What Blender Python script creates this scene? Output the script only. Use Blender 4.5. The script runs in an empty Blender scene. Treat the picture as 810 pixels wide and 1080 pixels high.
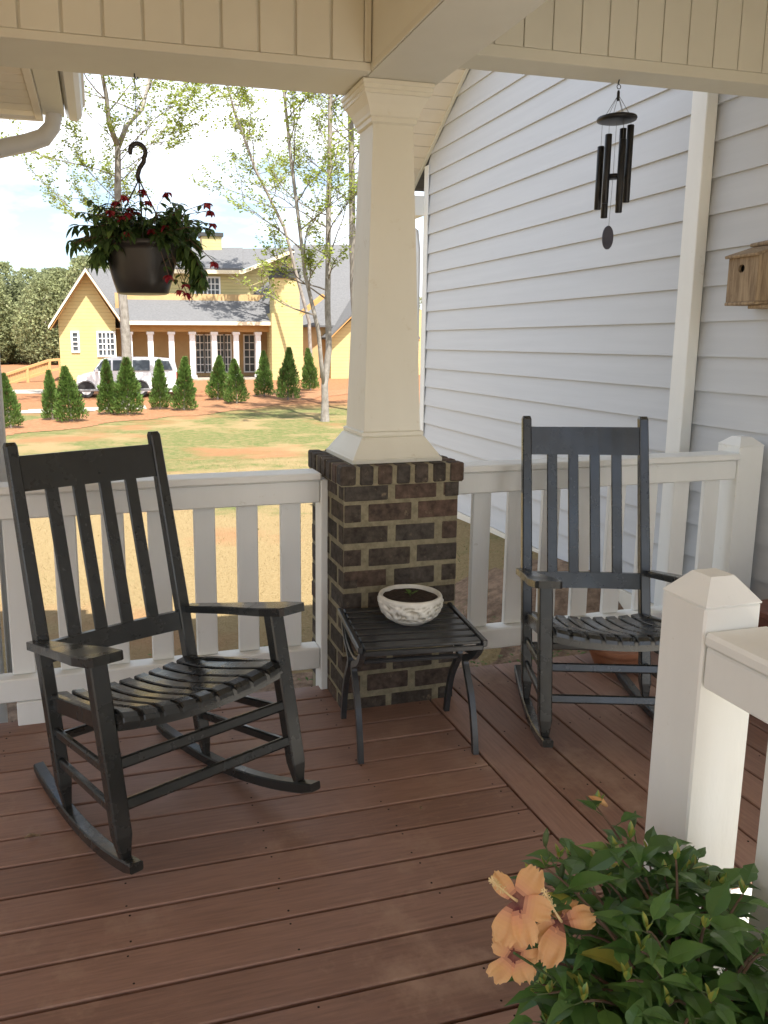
import bpy, bmesh, math, random
from mathutils import Vector, Matrix, noise
R=math.radians
rnd=random.Random(7)
S=bpy.context.scene
COL=S.collection
# ------------------------------------------------------------------ camera geometry
PX,PY,F,H=342.,510.,838.,1.45
PITCH=math.atan(150.5/F); YAW=math.atan(237/math.hypot(F,150.5))
_r=Vector((math.cos(YAW),-math.sin(YAW),0)); _f=Vector((math.sin(YAW)*math.cos(PITCH),math.cos(YAW)*math.cos(PITCH),-math.sin(PITCH))); _u=_r.cross(_f)
CP=Vector((0,0,H))
def W(x,y,Y=None,X=None,Z=None):
    d=_f*F+_r*(x-PX)-_u*(y-PY)
    t=(Y/d.y) if Y is not None else (X/d.x) if X is not None else ((Z-H)/d.z)
    return CP+d*t
cam=bpy.data.cameras.new('camera'); co=bpy.data.objects.new('camera',cam); COL.objects.link(co)
m=Matrix((( _r.x,_u.x,-_f.x),(_r.y,_u.y,-_f.y),(_r.z,_u.z,-_f.z))).to_4x4(); m.translation=CP
co.matrix_world=m
cam.sensor_fit='VERTICAL'; cam.sensor_height=24; cam.lens=24*F/1080
cam.shift_x=(405-PX)/1080; cam.shift_y=-(540-PY)/1080
cam.clip_start=.02; cam.clip_end=3000
S.camera=co
# ------------------------------------------------------------------ materials
def nt(name):
    M=bpy.data.materials.new(name); M.use_nodes=True; t=M.node_tree; b=t.nodes['Principled BSDF']; return M,t,b
def N(t,k,**kw):
    n=t.nodes.new(k)
    for a,v in kw.items():
        if a in n.inputs: n.inputs[a].default_value=v
        else: setattr(n,a,v)
    return n
def ramp(t,fac,stops):
    r=t.nodes.new('ShaderNodeValToRGB'); e=r.color_ramp.elements
    while len(e)<len(stops): e.new(.5)
    for i,(p,c) in enumerate(stops): e[i].position=p; e[i].color=(*c,1)
    t.links.new(fac,r.inputs[0]); return r.outputs[0]
def mapping(t,scale=(1,1,1),coord='Object'):
    tc=t.nodes.new('ShaderNodeTexCoord'); mp=t.nodes.new('ShaderNodeMapping'); mp.inputs['Scale'].default_value=scale
    t.links.new(tc.outputs[coord],mp.inputs[0]); return mp.outputs[0]
def noisen(t,vec,scale,detail=4,rough=.6):
    n=t.nodes.new('ShaderNodeTexNoise'); n.inputs['Scale'].default_value=scale; n.inputs['Detail'].default_value=detail; n.inputs['Roughness'].default_value=rough
    t.links.new(vec,n.inputs['Vector']); return n.outputs['Fac']
def mix(t,fac,a,b,mode='MIX'):
    n=t.nodes.new('ShaderNodeMix'); n.data_type='RGBA'; n.blend_type=mode
    for s,v in ((0,fac),(6,a),(7,b)):
        if hasattr(v,'links') or isinstance(v,bpy.types.NodeSocket): t.links.new(v,n.inputs[s])
        else: n.inputs[s].default_value=v if s==0 else (*v,1)
    return n.outputs[2]
def bump(t,b,h,strength=.3,dist=.01):
    n=t.nodes.new('ShaderNodeBump'); n.inputs['Strength'].default_value=strength; n.inputs['Distance'].default_value=dist
    t.links.new(h,n.inputs['Height']); t.links.new(n.outputs[0],b.inputs['Normal'])
def var(name,c1,c2,scale=8,stretch=(1,1,1),rough=.6,bs=.2,bd=.005,spec=.4,dirt=None,r2=None,vscale=None):
    M,t,b=nt(name); v=mapping(t,stretch); f=noisen(t,v,scale)
    c=ramp(t,f,[(.35,c1),(.65,c2)])
    if dirt:
        f2=noisen(t,mapping(t,(1,1,1)),dirt[0],6,.7); k=ramp(t,f2,[(dirt[1],(0,0,0)),(dirt[1]+.14,(1,1,1))])
        c=mix(t,k,c,dirt[2])
    t.links.new(c,b.inputs['Base Color']); b.inputs['Roughness'].default_value=rough; b.inputs['Specular IOR Level'].default_value=spec
    if r2 is not None:
        mr=t.nodes.new('ShaderNodeMapRange'); mr.inputs[1].default_value=.3; mr.inputs[2].default_value=.7; mr.inputs[3].default_value=rough; mr.inputs[4].default_value=r2
        t.links.new(noisen(t,mapping(t),5,5),mr.inputs[0]); t.links.new(mr.outputs[0],b.inputs['Roughness'])
    if bs: bump(t,b,noisen(t,mapping(t,stretch),(vscale or scale)*4,5),bs,bd)
    return M
Mt={}
Mt['paint']=var('painted_trim',(.70,.68,.575),(.75,.73,.625),3,(1,1,.4),.5,.22,.004,dirt=(14,.62,(.60,.55,.42)))
Mt['rail']=var('painted_rail',(.77,.77,.725),(.82,.82,.775),5,(1,1,.3),.5,.35,.005,dirt=(15,.65,(.58,.54,.44)))
Mt['beam']=var('painted_beam',(.64,.625,.54),(.69,.675,.585),2,(1,1,1),.55,.1,.003,dirt=(5,.68,(.62,.56,.45)))
Mt['soffit']=var('soffit_paint',(.78,.71,.58),(.82,.75,.62),4,(1,1,1),.6,.1,.003)
Mt['black']=var('black_chair_paint',(.016,.017,.016),(.024,.025,.023),6,(1,1,1),.17,.2,.002,spec=.6,r2=.36,dirt=(22,.68,(.05,.048,.042)))
Mt['iron']=var('black_metal',(.028,.031,.034),(.042,.045,.047),20,(1,1,1),.30,.2,.002,spec=.55,dirt=(30,.68,(.06,.05,.045)))
Mt['chime']=var('chime_black',(.006,.006,.008),(.012,.012,.014),20,(1,1,1),.4,0)
Mt['sail']=var('slate_sail',(.05,.052,.075),(.07,.07,.095),20,(1,1,1),.5,0)
Mt['cord']=var('cord_grey',(.12,.12,.12),(.16,.16,.15),20,(1,1,1),.8,0)
Mt['pot']=var('plastic_pot',(.022,.020,.018),(.035,.032,.028),6,(1,1,.3),.33,.1,.003)
Mt['soil']=var('potting_soil',(.018,.012,.008),(.06,.04,.028),60,(1,1,1),.95,.9,.01)
Mt['terra']=var('terracotta',(.30,.12,.06),(.36,.16,.085),9,(1,1,1),.8,.3,.003,dirt=(10,.6,(.42,.30,.22)))
Mt['stair']=var('stained_step',(.15,.055,.035),(.20,.08,.05),5,(1,8,8),.55,.3,.003)
Mt['mortar']=var('mortar',(.20,.175,.11),(.31,.27,.175),30,(1,1,1),.95,.9,.006)
Mt['tan_wall']=var('tan_wall',(.72,.66,.54),(.76,.70,.58),5,(1,1,1),.8,.1)
Mt['yellow']=None
# brick with per-brick tone
def attr_mat(name,stops,rough=.85,sc=30,stretch=(1,1,1),bs=.5,bd=.004,dirt=None,spec=.3,r2=None,dm=.35):
    M,t,b=nt(name); a=t.nodes.new('ShaderNodeAttribute'); a.attribute_name='tone'; a.attribute_type='GEOMETRY'
    c=ramp(t,a.outputs['Fac'],stops); f=noisen(t,mapping(t,stretch),sc,6)
    k=ramp(t,f,[(.3,(1-dm,)*3),(.7,(1+dm*.6,)*3)]); c=mix(t,1.0,c,k,'MULTIPLY')
    if dirt:
        f2=noisen(t,mapping(t,dirt[3] if len(dirt)>3 else (1,1,1)),dirt[0],6,.7); kk=ramp(t,f2,[(dirt[1],(0,0,0)),(dirt[1]+.12,(1,1,1))]); c=mix(t,kk,c,dirt[2])
    t.links.new(c,b.inputs['Base Color']); b.inputs['Roughness'].default_value=rough; b.inputs['Specular IOR Level'].default_value=spec
    if r2 is not None:
        mr=t.nodes.new('ShaderNodeMapRange'); mr.inputs[1].default_value=.3; mr.inputs[2].default_value=.7; mr.inputs[3].default_value=rough; mr.inputs[4].default_value=r2
        t.links.new(noisen(t,mapping(t),2.2,5),mr.inputs[0]); t.links.new(mr.outputs[0],b.inputs['Roughness'])
    if bs: bump(t,b,noisen(t,mapping(t,stretch),sc*1.5,6),bs,bd)
    return M
Mt['brick']=attr_mat('dark_brick',[(0,(.058,.048,.038)),(.35,(.085,.066,.050)),(.6,(.070,.060,.050)),(.85,(.10,.070,.052)),(1,(.12,.076,.055))],.88,35,bs=.9,bd=.006,dirt=(26,.60,(.19,.15,.10)),dm=.6)
Mt['deck']=attr_mat('deck_stain',[(0,(.235,.130,.090)),(.5,(.285,.162,.115)),(1,(.34,.198,.144))],.44,7,(1,14,14),.35,.002,dirt=(2.1,.54,(.37,.235,.165)),spec=.5,r2=.66,dm=.22)
Mt['deckB']=attr_mat('deck_stain_side',[(0,(.245,.136,.095)),(.5,(.295,.168,.120)),(1,(.35,.205,.150))],.44,7,(14,1,14),.35,.002,dirt=(2.1,.54,(.375,.24,.17)),spec=.5,r2=.66,dm=.22)
Mt['siding']=var('lap_siding',(.52,.535,.545),(.55,.565,.575),2.5,(1,.35,9),.5,.3,.002,spec=.35)
Mt['birdwood']=var('weathered_wood',(.22,.155,.095),(.40,.30,.19),9,(7,7,.7),.85,.6,.004,dirt=(12,.6,(.13,.085,.05)))
Mt['dark']=var('dark_hole',(.01,.008,.006),(.02,.015,.01),9,(1,1,1),.9,0)
Mt['bowl']=None
Mt['bowl']=attr_mat('carved_ceramic',[(0,(.34,.31,.24)),(.35,(.54,.51,.43)),(.55,(.70,.68,.61)),(1,(.78,.76,.69))],.45,30,bs=.2,bd=.002,dm=.12)
Mt['bark']=var('pale_bark',(.17,.15,.125),(.29,.265,.235),7,(1,1,.6),.9,.6,.02,dirt=(6,.58,(.16,.13,.10)))
Mt['twig']=var('twig_bark',(.12,.10,.085),(.20,.17,.14),9,(1,1,1),.9,0)
def leafmat(name,stops,rough=.5,trans=.35,spec=.3):
    M,t,b=nt(name); a=t.nodes.new('ShaderNodeAttribute'); a.attribute_name='tone'; a.attribute_type='GEOMETRY'
    c=ramp(t,a.outputs['Fac'],stops); t.links.new(c,b.inputs['Base Color']); b.inputs['Roughness'].default_value=rough; b.inputs['Specular IOR Level'].default_value=spec
    if trans:
        tr=t.nodes.new('ShaderNodeBsdfTranslucent'); t.links.new(c,tr.inputs['Color']); mx=t.nodes.new('ShaderNodeMixShader'); mx.inputs[0].default_value=trans
        t.links.new(b.outputs[0],mx.inputs[1]); t.links.new(tr.outputs[0],mx.inputs[2]); t.links.new(mx.outputs[0],t.nodes['Material Output'].inputs[0])
    return M
Mt['spring']=leafmat('spring_leaf',[(0,(.17,.20,.05)),(.5,(.27,.33,.06)),(1,(.38,.44,.09))],.6,.5)
Mt['thuja']=leafmat('arborvitae_leaf',[(0,(.12,.09,.035)),(.14,(.07,.11,.028)),(.5,(.12,.205,.045)),(1,(.20,.31,.075))],.7,.4)
Mt['fuchsia_leaf']=leafmat('basket_leaf',[(0,(.05,.085,.03)),(.5,(.085,.15,.045)),(.85,(.14,.23,.06)),(1,(.20,.30,.08))],.5,.45)
Mt['hib_leaf']=leafmat('hibiscus_leaf',[(0,(.04,.09,.024)),(.5,(.08,.175,.04)),(.85,(.13,.25,.06)),(.97,(.20,.33,.085)),(1,(.36,.36,.07))],.33,.3,.5)
Mt['stem']=var('green_stem',(.06,.10,.03),(.10,.13,.05),20,(1,1,1),.6,0)
Mt['woody']=var('woody_stem',(.12,.07,.045),(.17,.11,.07),20,(1,1,1),.7,0)
Mt['redpetal']=leafmat('crimson_petal',[(0,(.20,.012,.022)),(.6,(.32,.022,.04)),(1,(.48,.08,.09))],.6,.3)
def petalmat():
    M,t,b=nt('apricot_petal'); a=t.nodes.new('ShaderNodeAttribute'); a.attribute_name='tone'; a.attribute_type='GEOMETRY'
    c=ramp(t,a.outputs['Fac'],[(0,(.07,.002,.008)),(.19,(.13,.006,.014)),(.27,(.74,.34,.18)),(.6,(.84,.47,.19)),(1,(.88,.56,.26))])
    f=noisen(t,mapping(t),40,3); c=mix(t,ramp(t,f,[(.3,(0,0,0)),(.7,(.35,.35,.35))]),c,(.80,.42,.24))
    t.links.new(c,b.inputs['Base Color']); b.inputs['Roughness'].default_value=.6
    tr=t.nodes.new('ShaderNodeBsdfTranslucent'); t.links.new(c,tr.inputs['Color']); mx=t.nodes.new('ShaderNodeMixShader'); mx.inputs[0].default_value=.35
    t.links.new(b.outputs[0],mx.inputs[1]); t.links.new(tr.outputs[0],mx.inputs[2]); t.links.new(mx.outputs[0],t.nodes['Material Output'].inputs[0])
    return M
Mt['petal']=petalmat()
Mt['pistil']=var('pale_pistil',(.80,.58,.26),(.85,.65,.35),20,(1,1,1),.6,0)
# far house
def clap(name,c1,c2,pitch=.18):
    M,t,b=nt(name); v=mapping(t); w=t.nodes.new('ShaderNodeTexWave'); w.wave_type='BANDS'; w.bands_direction='Z'; w.wave_profile='SAW'; w.inputs['Scale'].default_value=0.31416/pitch; 
    t.links.new(v,w.inputs['Vector']); f=noisen(t,v,1.5); c=ramp(t,f,[(.3,c1),(.7,c2)]); t.links.new(c,b.inputs['Base Color']); b.inputs['Roughness'].default_value=.6
    c2_=ramp(t,w.outputs['Fac'],[(.0,(.62,.60,.55)),(.14,(1,1,1))]); c3=mix(t,1.0,c,c2_,'MULTIPLY'); t.links.new(c3,b.inputs['Base Color']); bump(t,b,w.outputs['Fac'],.9,.03); return M
Mt['yellow']=clap('yellow_clapboard',(.53,.455,.21),(.57,.49,.24))
Mt['ochre']=var('ochre_trim_shade',(.42,.23,.075),(.46,.26,.09),3,(1,1,1),.7,0)
Mt['cream']=var('cream_fascia',(.70,.60,.42),(.74,.64,.46),3,(1,1,1),.6,0)
Mt['white']=var('white_paint',(.76,.76,.74),(.80,.80,.78),3,(1,1,1),.5,0)
Mt['shingle']=attr_mat('grey_shingle',[(0,(.10,.10,.103)),(1,(.14,.14,.142))],.9,3,(3,3,12),.5,.02,dm=.25)
Mt['slateh']=var('dark_cap',(.03,.035,.035),(.05,.05,.05),3,(1,1,1),.6,0)
Mt['glass']=var('window_glass',(.04,.05,.055),(.07,.08,.09),3,(1,1,1),.2,0,spec=.4)
Mt['porch_back']=var('porch_tan_wing_shade',(.42,.28,.13),(.46,.31,.15),3,(1,1,1),.8,0)
Mt['newwood']=var('new_lumber',(.42,.23,.09),(.50,.29,.12),6,(6,6,6),.8,0)
Mt['vanpaint']=var('white_car_paint',(.76,.77,.78),(.80,.80,.80),1,(1,1,1),.25,0,spec=.6)
Mt['tyre']=var('tyre_rubber',(.02,.02,.02),(.03,.03,.03),9,(1,1,1),.8,0)
Mt['rim']=var('wheel_rim',(.50,.50,.50),(.58,.58,.58),9,(1,1,1),.35,0)
Mt['taillight']=var('red_lens',(.35,.02,.02),(.4,.03,.03),9,(1,1,1),.2,0)
Mt['lamp']=var('clear_lens',(.6,.6,.6),(.65,.65,.65),9,(1,1,1),.15,0)
Mt['bumper']=var('bumper_trim',(.20,.20,.20),(.24,.24,.24),9,(1,1,1),.5,0)
Mt['galv']=var('gutter_paint',(.72,.72,.70),(.76,.76,.74),4,(1,1,1),.4,0)
Mt['concrete']=var('concrete_walk',(.62,.60,.56),(.68,.66,.62),4,(1,1,1),.85,.3,.005)
Mt['concreted']=var('concrete_drive',(.28,.245,.20),(.36,.32,.27),4,(1,1,1),.9,.1,.01)
def groundmat(name,near):
    M,t,b=nt(name); v=mapping(t); f=noisen(t,v,.55,6,.62); f2=noisen(t,v,7,6,.7); f3=noisen(t,v,38,4,.7)
    straw=ramp(t,f3,[(.3,(.205,.148,.070)),(.55,(.255,.190,.095)),(.75,(.30,.228,.125))])
    green=ramp(t,f3,[(.3,(.060,.085,.024)),(.7,(.125,.15,.05))])
    clay=ramp(t,f2,[(.3,(.22,.10,.048)),(.7,(.31,.155,.08))])
    sx=t.nodes.new('ShaderNodeSeparateXYZ'); t.links.new(v,sx.inputs[0])
    # grass grows in a band across the lawn, straw cover nearer the porch
    mr=t.nodes.new('ShaderNodeMapRange'); mr.inputs[1].default_value=9; mr.inputs[2].default_value=17; mr.inputs[3].default_value=-.10; mr.inputs[4].default_value=.12; t.links.new(sx.outputs['Y'],mr.inputs[0])
    ad=t.nodes.new('ShaderNodeMath'); ad.operation='ADD'; t.links.new(f,ad.inputs[0]); t.links.new(mr.outputs[0],ad.inputs[1])
    k=ramp(t,ad.outputs[0],[(.50,(0,0,0)),(.62,(1,1,1))]); k2=ramp(t,f2,[(.35,(.25,.25,.25)),(.6,(1,1,1))]); k=mix(t,1.,k,k2,'MULTIPLY')
    c=mix(t,k,straw,green)
    f4=noisen(t,v,.33,4,.6); kc=ramp(t,f4,[(.54,(0,0,0)),(.66,(.8,.8,.8))]); c=mix(t,kc,c,clay)
    # bare clay beyond the lawn
    mr2=t.nodes.new('ShaderNodeMapRange'); mr2.inputs[1].default_value=27; mr2.inputs[2].default_value=30; t.links.new(sx.outputs['Y'],mr2.inputs[0]); c=mix(t,mr2.outputs[0],c,clay)
    t.links.new(c,b.inputs['Base Color']); b.inputs['Roughness'].default_value=.95; b.inputs['Specular IOR Level'].default_value=.1
    bump(t,b,f3,.6,.05); return M
Mt['ground']=groundmat('lawn_ground',True)
Mt['mulch']=var('pine_straw',(.20,.095,.042),(.30,.15,.07),9,(1,1,1),.95,.8,.04)
Mt['litter']=var('leaf_litter',(.14,.085,.05),(.33,.22,.14),14,(1,1,1),.95,.8,.04,dirt=(8,.58,(.07,.11,.03)))
Mt['blade']=leafmat('grass_blade',[(0,(.26,.19,.09)),(.55,(.34,.26,.13)),(.75,(.16,.18,.06)),(1,(.09,.13,.035))],.8,.3)
Mt['weed']=leafmat('weed_leaf',[(0,(.05,.10,.02)),(1,(.12,.20,.05))],.6,.3)
Mt['woods']=leafmat('hazed_foliage',[(0,(.19,.21,.12)),(.4,(.26,.285,.15)),(.75,(.33,.36,.18)),(1,(.38,.38,.23))],.9,.5,.05)  # foliage colour is paled to paint in distance haze
Mt['hose']=var('hose_rubber',(.50,.36,.28),(.56,.42,.33),9,(1,1,1),.6,0)
Mt['ledge']=var('board_batten',(.60,.585,.50),(.65,.635,.545),2,(1,1,1),.6,.05,.003)

# ------------------------------------------------------------------ mesh builder
class MB:
    def __init__(s): s.v=[]; s.f=[]; s.mi=[]; s.tone=[]; s.sm=[]; s.mats=[]; s.cur=0; s.t=0.5; s.smooth=False
    def mat(s,name):
        if name not in s.mats: s.mats.append(name)
        s.cur=s.mats.index(name); return s
    def face(s,idx,t=None):
        s.f.append(idx); s.mi.append(s.cur); s.tone.append(s.t if t is None else t); s.sm.append(s.smooth)
    def add(s,vs,fs,M=None,t=None):
        o=len(s.v)
        s.v+= [tuple(M@Vector(p)) for p in vs] if M is not None else [tuple(p) for p in vs]
        for f in fs: s.face([o+i for i in f],t)
    def box(s,c,size,rot=None,ch=.0,t=None):
        hx,hy,hz=[a/2 for a in size]; ch=min(ch,hx*.49,hy*.49,hz*.49)
        M=Matrix.Translation(c)
        if rot is not None: M=M@(rot.to_4x4() if hasattr(rot,'to_4x4') else rot)
        if ch<=0:
            vs=[(x,y,z) for x in(-hx,hx) for y in(-hy,hy) for z in(-hz,hz)]
            s.add(vs,[(0,1,3,2),(4,6,7,5),(0,4,5,1),(2,3,7,6),(0,2,6,4),(1,5,7,3)],M,t); return
        vs=[];ix={}
        for sx in(-1,1):
            for sy in(-1,1):
                for sz in(-1,1):
                    for k in range(3):
                        p=[sx*hx,sy*hy,sz*hz]
                        for j in range(3):
                            if j!=k: p[j]-= (sx,sy,sz)[j]*ch
                        ix[(sx,sy,sz,k)]=len(vs); vs.append(p)
        fs=[]
        for k in range(3):
            a,b=[j for j in range(3) if j!=k]
            for sg in(-1,1):
                q=[]
                for (u,v_) in ((-1,-1),(1,-1),(1,1),(-1,1)):
                    sgn=[0,0,0]; sgn[k]=sg; sgn[a]=u; sgn[b]=v_; q.append(ix[(*sgn,k)])
                fs.append(q)
        for k in range(3):
            a,b=[j for j in range(3) if j!=k]
            for u in(-1,1):
                for v_ in(-1,1):
                    s1=[0,0,0];s2=[0,0,0]; s1[a]=s2[a]=u; s1[b]=s2[b]=v_; s1[k]=-1; s2[k]=1
                    fs.append([ix[(*s1,a)],ix[(*s2,a)],ix[(*s2,b)],ix[(*s1,b)]])
        for sx in(-1,1):
            for sy in(-1,1):
                for sz in(-1,1): fs.append([ix[(sx,sy,sz,k)] for k in range(3)])
        s.add(vs,fs,M,t)
    def bb(s,x0,x1,y0,y1,z0,z1,ch=0,t=None): s.box(((x0+x1)/2,(y0+y1)/2,(z0+z1)/2),(abs(x1-x0),abs(y1-y0),abs(z1-z0)),None,ch,t)
    def bar(s,a,b,w,h,ch=.0,upv=(0,0,1),ext=0):
        a=Vector(a);b=Vector(b); d=(b-a); L=d.length; d.normalize(); x=d.cross(Vector(upv))
        if x.length<1e-4: x=Vector((1,0,0))
        x.normalize(); z=x.cross(d); M=Matrix((x,d,z)).transposed()
        s.box((a+b)/2,(w,L+2*ext,h),M,ch)
    def loft(s,secs,cap=True,t=None,closed=True):
        n=len(secs[0]); o=len(s.v)
        for sc in secs: s.v+=[tuple(p) for p in sc]
        for i in range(len(secs)-1):
            for j in range(n if closed else n-1):
                k=(j+1)%n; s.face([o+i*n+j,o+i*n+k,o+(i+1)*n+k,o+(i+1)*n+j],t)
        if cap: s.face([o+j for j in range(n)][::-1],t); s.face([o+(len(secs)-1)*n+j for j in range(n)],t)
    def frustum(s,cx,cy,prof,t=None):   # prof: list of (half,z)
        s.loft([[(cx-h,cy-h,z),(cx+h,cy-h,z),(cx+h,cy+h,z),(cx-h,cy+h,z)] for h,z in prof],True,t)
    def lathe(s,c,prof,n=32,t=None,cap=True):
        s.loft([[(c[0]+r*math.cos(2*math.pi*j/n),c[1]+r*math.sin(2*math.pi*j/n),c[2]+z) for j in range(n)] for r,z in prof],cap,t)
    def tube(s,pts,rad,n=6,t=None,cap=True):
        pts=[Vector(p) for p in pts]; secs=[]
        if not hasattr(rad,'__len__'): rad=[rad]*len(pts)
        prev=None
        for i,p in enumerate(pts):
            d=(pts[min(i+1,len(pts)-1)]-pts[max(i-1,0)]).normalized()
            if prev is None:
                x=d.cross(Vector((0,0,1)));
                if x.length<.05: x=d.cross(Vector((1,0,0)))
            else: x=prev-d*prev.dot(d)
            x.normalize(); prev=x; y=d.cross(x)
            secs.append([p+x*rad[i]*math.cos(2*math.pi*j/n)+y*rad[i]*math.sin(2*math.pi*j/n) for j in range(n)])
        s.loft(secs,cap,t)
    def quad(s,a,b,c,d,t=None): s.add([a,b,c,d],[(0,1,2,3)],None,t)
    def build(s,name,parent=None,bev=0,**props):
        me=bpy.data.meshes.new(name); me.from_pydata(s.v,[],s.f)
        for k in s.mats: me.materials.append(Mt[k])
        me.polygons.foreach_set('material_index',s.mi); me.polygons.foreach_set('use_smooth',s.sm)
        a=me.attributes.new('tone','FLOAT','FACE'); a.data.foreach_set('value',s.tone)
        if getattr(s,'recalc',True) and len(s.f)<60000:
            bm=bmesh.new(); bm.from_mesh(me); bmesh.ops.recalc_face_normals(bm,faces=bm.faces); bm.to_mesh(me); bm.free()
        me.update()
        o=bpy.data.objects.new(name,me); COL.objects.link(o)
        if parent is not None: o.parent=parent
        for k,v in props.items(): o[k]=v
        return o
def mb(m,**k):
    x=MB(); x.mat(m)
    for a,v in k.items(): setattr(x,a,v)
    return x
def thing(name,label,cat,loc=(0,0,0),rot=(0,0,0),group=None):
    o=bpy.data.objects.new(name,None); COL.objects.link(o); o.location=loc; o.rotation_euler=rot; o.empty_display_size=.1
    o['label']=label; o['category']=cat
    if group: o['group']=group
    return o
def copy_tree(o,parent=None):
    c=o.copy(); COL.objects.link(c)
    if parent is not None: c.parent=parent
    for ch in list(o.children): copy_tree(ch,c)
    return c
def off(mbx,loc):   # shift built coordinates so the thing's empty sits at loc
    mbx.v=[(x-loc[0],y-loc[1],z-loc[2]) for x,y,z in mbx.v]; return mbx
def lerp(a,b,t): return a+(b-a)*t

# ------------------------------------------------------------------ terrain
import bisect
def interp(x,xs,ys):
    if x<=xs[0]: return ys[0]
    if x>=xs[-1]: return ys[-1]
    i=bisect.bisect(xs,x)-1; return lerp(ys[i],ys[i+1],(x-xs[i])/(xs[i+1]-xs[i]))
def gz(x,y):
    z=interp(y,[0,4,12,20,28,34,43,70,120],[-.42,-.45,-.75,-.93,-.95,-.8,-.6,-.9,-1.2])
    t=min(1,max(0,(x-1.7)/1.3))*min(1,max(0,(y-3.4)/1.0))*min(1,max(0,(9.5-y)/2.5)); t=t*t*(3-2*t)
    z+=.42*t*(1 if x<3.2 else 1)
    return z
def sheet(name,mat,xs,ys,dz=0,edge=None,kind='structure'):
    b=mb(mat); b.recalc=False; nx=len(xs)
    for y in ys:
        for x in xs: b.v.append((x,y,gz(x,y)+dz+.015*noise.noise(Vector((x*.9,y*.9,0)))*(1 if y<60 else 0)))
    for j in range(len(ys)-1):
        for i in range(nx-1):
            cx=(xs[i]+xs[i+1])/2; cy=(ys[j]+ys[j+1])/2
            if edge and not edge(cx,cy): continue
            b.face([j*nx+i,j*nx+i+1,(j+1)*nx+i+1,(j+1)*nx+i])
    b.smooth=True; o=b.build(name); o['kind']=kind; return o
def fr(a,b,st):
    r=[]; x=a
    while x<b-1e-6: r.append(x); x+=st
    return r+[b]
xs=[-1500,-400,-150,-80,-40]+fr(-20,-4,1)+fr(-3.7,6,.3)+fr(7,30,1)+[45,80,150,400,1500]
ys=[-1500,-300,-60,-20,-8,-4]+fr(-3,12,.3)+fr(12.5,50,.5)+[55,60,70,80,100,120,200,500,1500]
sheet('ground','ground',sorted(set(xs)),sorted(set(ys)))
def bedline(x): # centre line of the shrub bed
    return interp(x,[-6,-2.5,0,3,6,9,14],[21,23.6,26.6,28.6,31.5,34.6,38])
sheet('mulch_bed','mulch',fr(-6,14,.15),fr(19,40,.15),.012,lambda x,y: abs(y-bedline(x)+.3)<2.2+.7*noise.noise(Vector((x*.7,y*.7,2))) and y<33+x*.2)
sheet('driveway','concreted',fr(-12,3,.25),fr(26,40,.25),.014,lambda x,y: (abs(y-(29.2+.15*x))<.55 and x<1.6) or (abs(y-37)<.9 and x<-1.2))
sheet('leaf_litter_bed','litter',fr(-4,3.03,.08),fr(3.1,5.2,.08),.010,lambda x,y: y<4.35+.28*noise.noise(Vector((x*1.3,y*1.3,5))) + (.5 if x>1.5 else 0))
sheet('concrete_bounce_path','concrete',fr(1.255,3.0,.2),fr(-3.5,1.55,.2),.43)  # hidden walk, raised to deck level and kept pale to bounce sun onto the post

# ------------------------------------------------------------------ deck
b=mb('deck'); SEAM=1.238
yj=2.699+.134*3
k=0
while yj>-2.6:
    y1=yj-.0048; y0=yj-.134+.0048; t=rnd.random(); 
    xx=-4.2; joints=[xx]
    jx=rnd.uniform(-3,0.2) if k%2 else None
    segs=[(-4.2,SEAM-.004)] if (jx is None or y1>0.9) else [(-4.2,jx-.002),(jx+.002,SEAM-.004)]
    for (x0,x1) in segs:
        tt=min(1,max(0,t+rnd.uniform(-.2,.2))); b.bb(x0,x1,max(y0,-2.6),min(y1,3.085),-.028+rnd.uniform(-.001,.001),0+rnd.uniform(-.0008,.0008),.003,tt)
    yj-=.134; k+=1
deck=b; 
x=SEAM
b.mat('deckB')
while x<3.0:
    b.bb(x+.0042,min(x+.139-.0042,3.04),1.56,3.085,-.028+rnd.uniform(-.001,.001),0+rnd.uniform(-.0008,.0008),.003,rnd.random()); x+=.139
b.mat('dark')
for k in range(34):
    yy=2.699+.134*3-.134*k-.067
    if yy<.5: break
    for jx in (-1.6,-1.2,-.8,-.4,0,.4,.8,1.19):
        for dd in (-.045,.045):
            b.lathe((jx+rnd.uniform(-.006,.006),yy+dd+rnd.uniform(-.004,.004),-.001),[(.0030,0),(.0030,.0014)],8)
xk=SEAM+.07
while xk<3:
    for jy in (1.7,2.1,2.5,2.9):
        for dd in (-.045,.045): b.lathe((xk+dd,jy+rnd.uniform(-.006,.006),-.001),[(.0030,0),(.0030,.0014)],8)
    xk+=.139
b.bb(-4.2,3.04,-2.6,3.05,-.2,-.045); b.mat('paint'); b.bb(-4.2,3.04,3.055,3.08,-.26,-.035)
o=b.build('deck',kind='structure')

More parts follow.
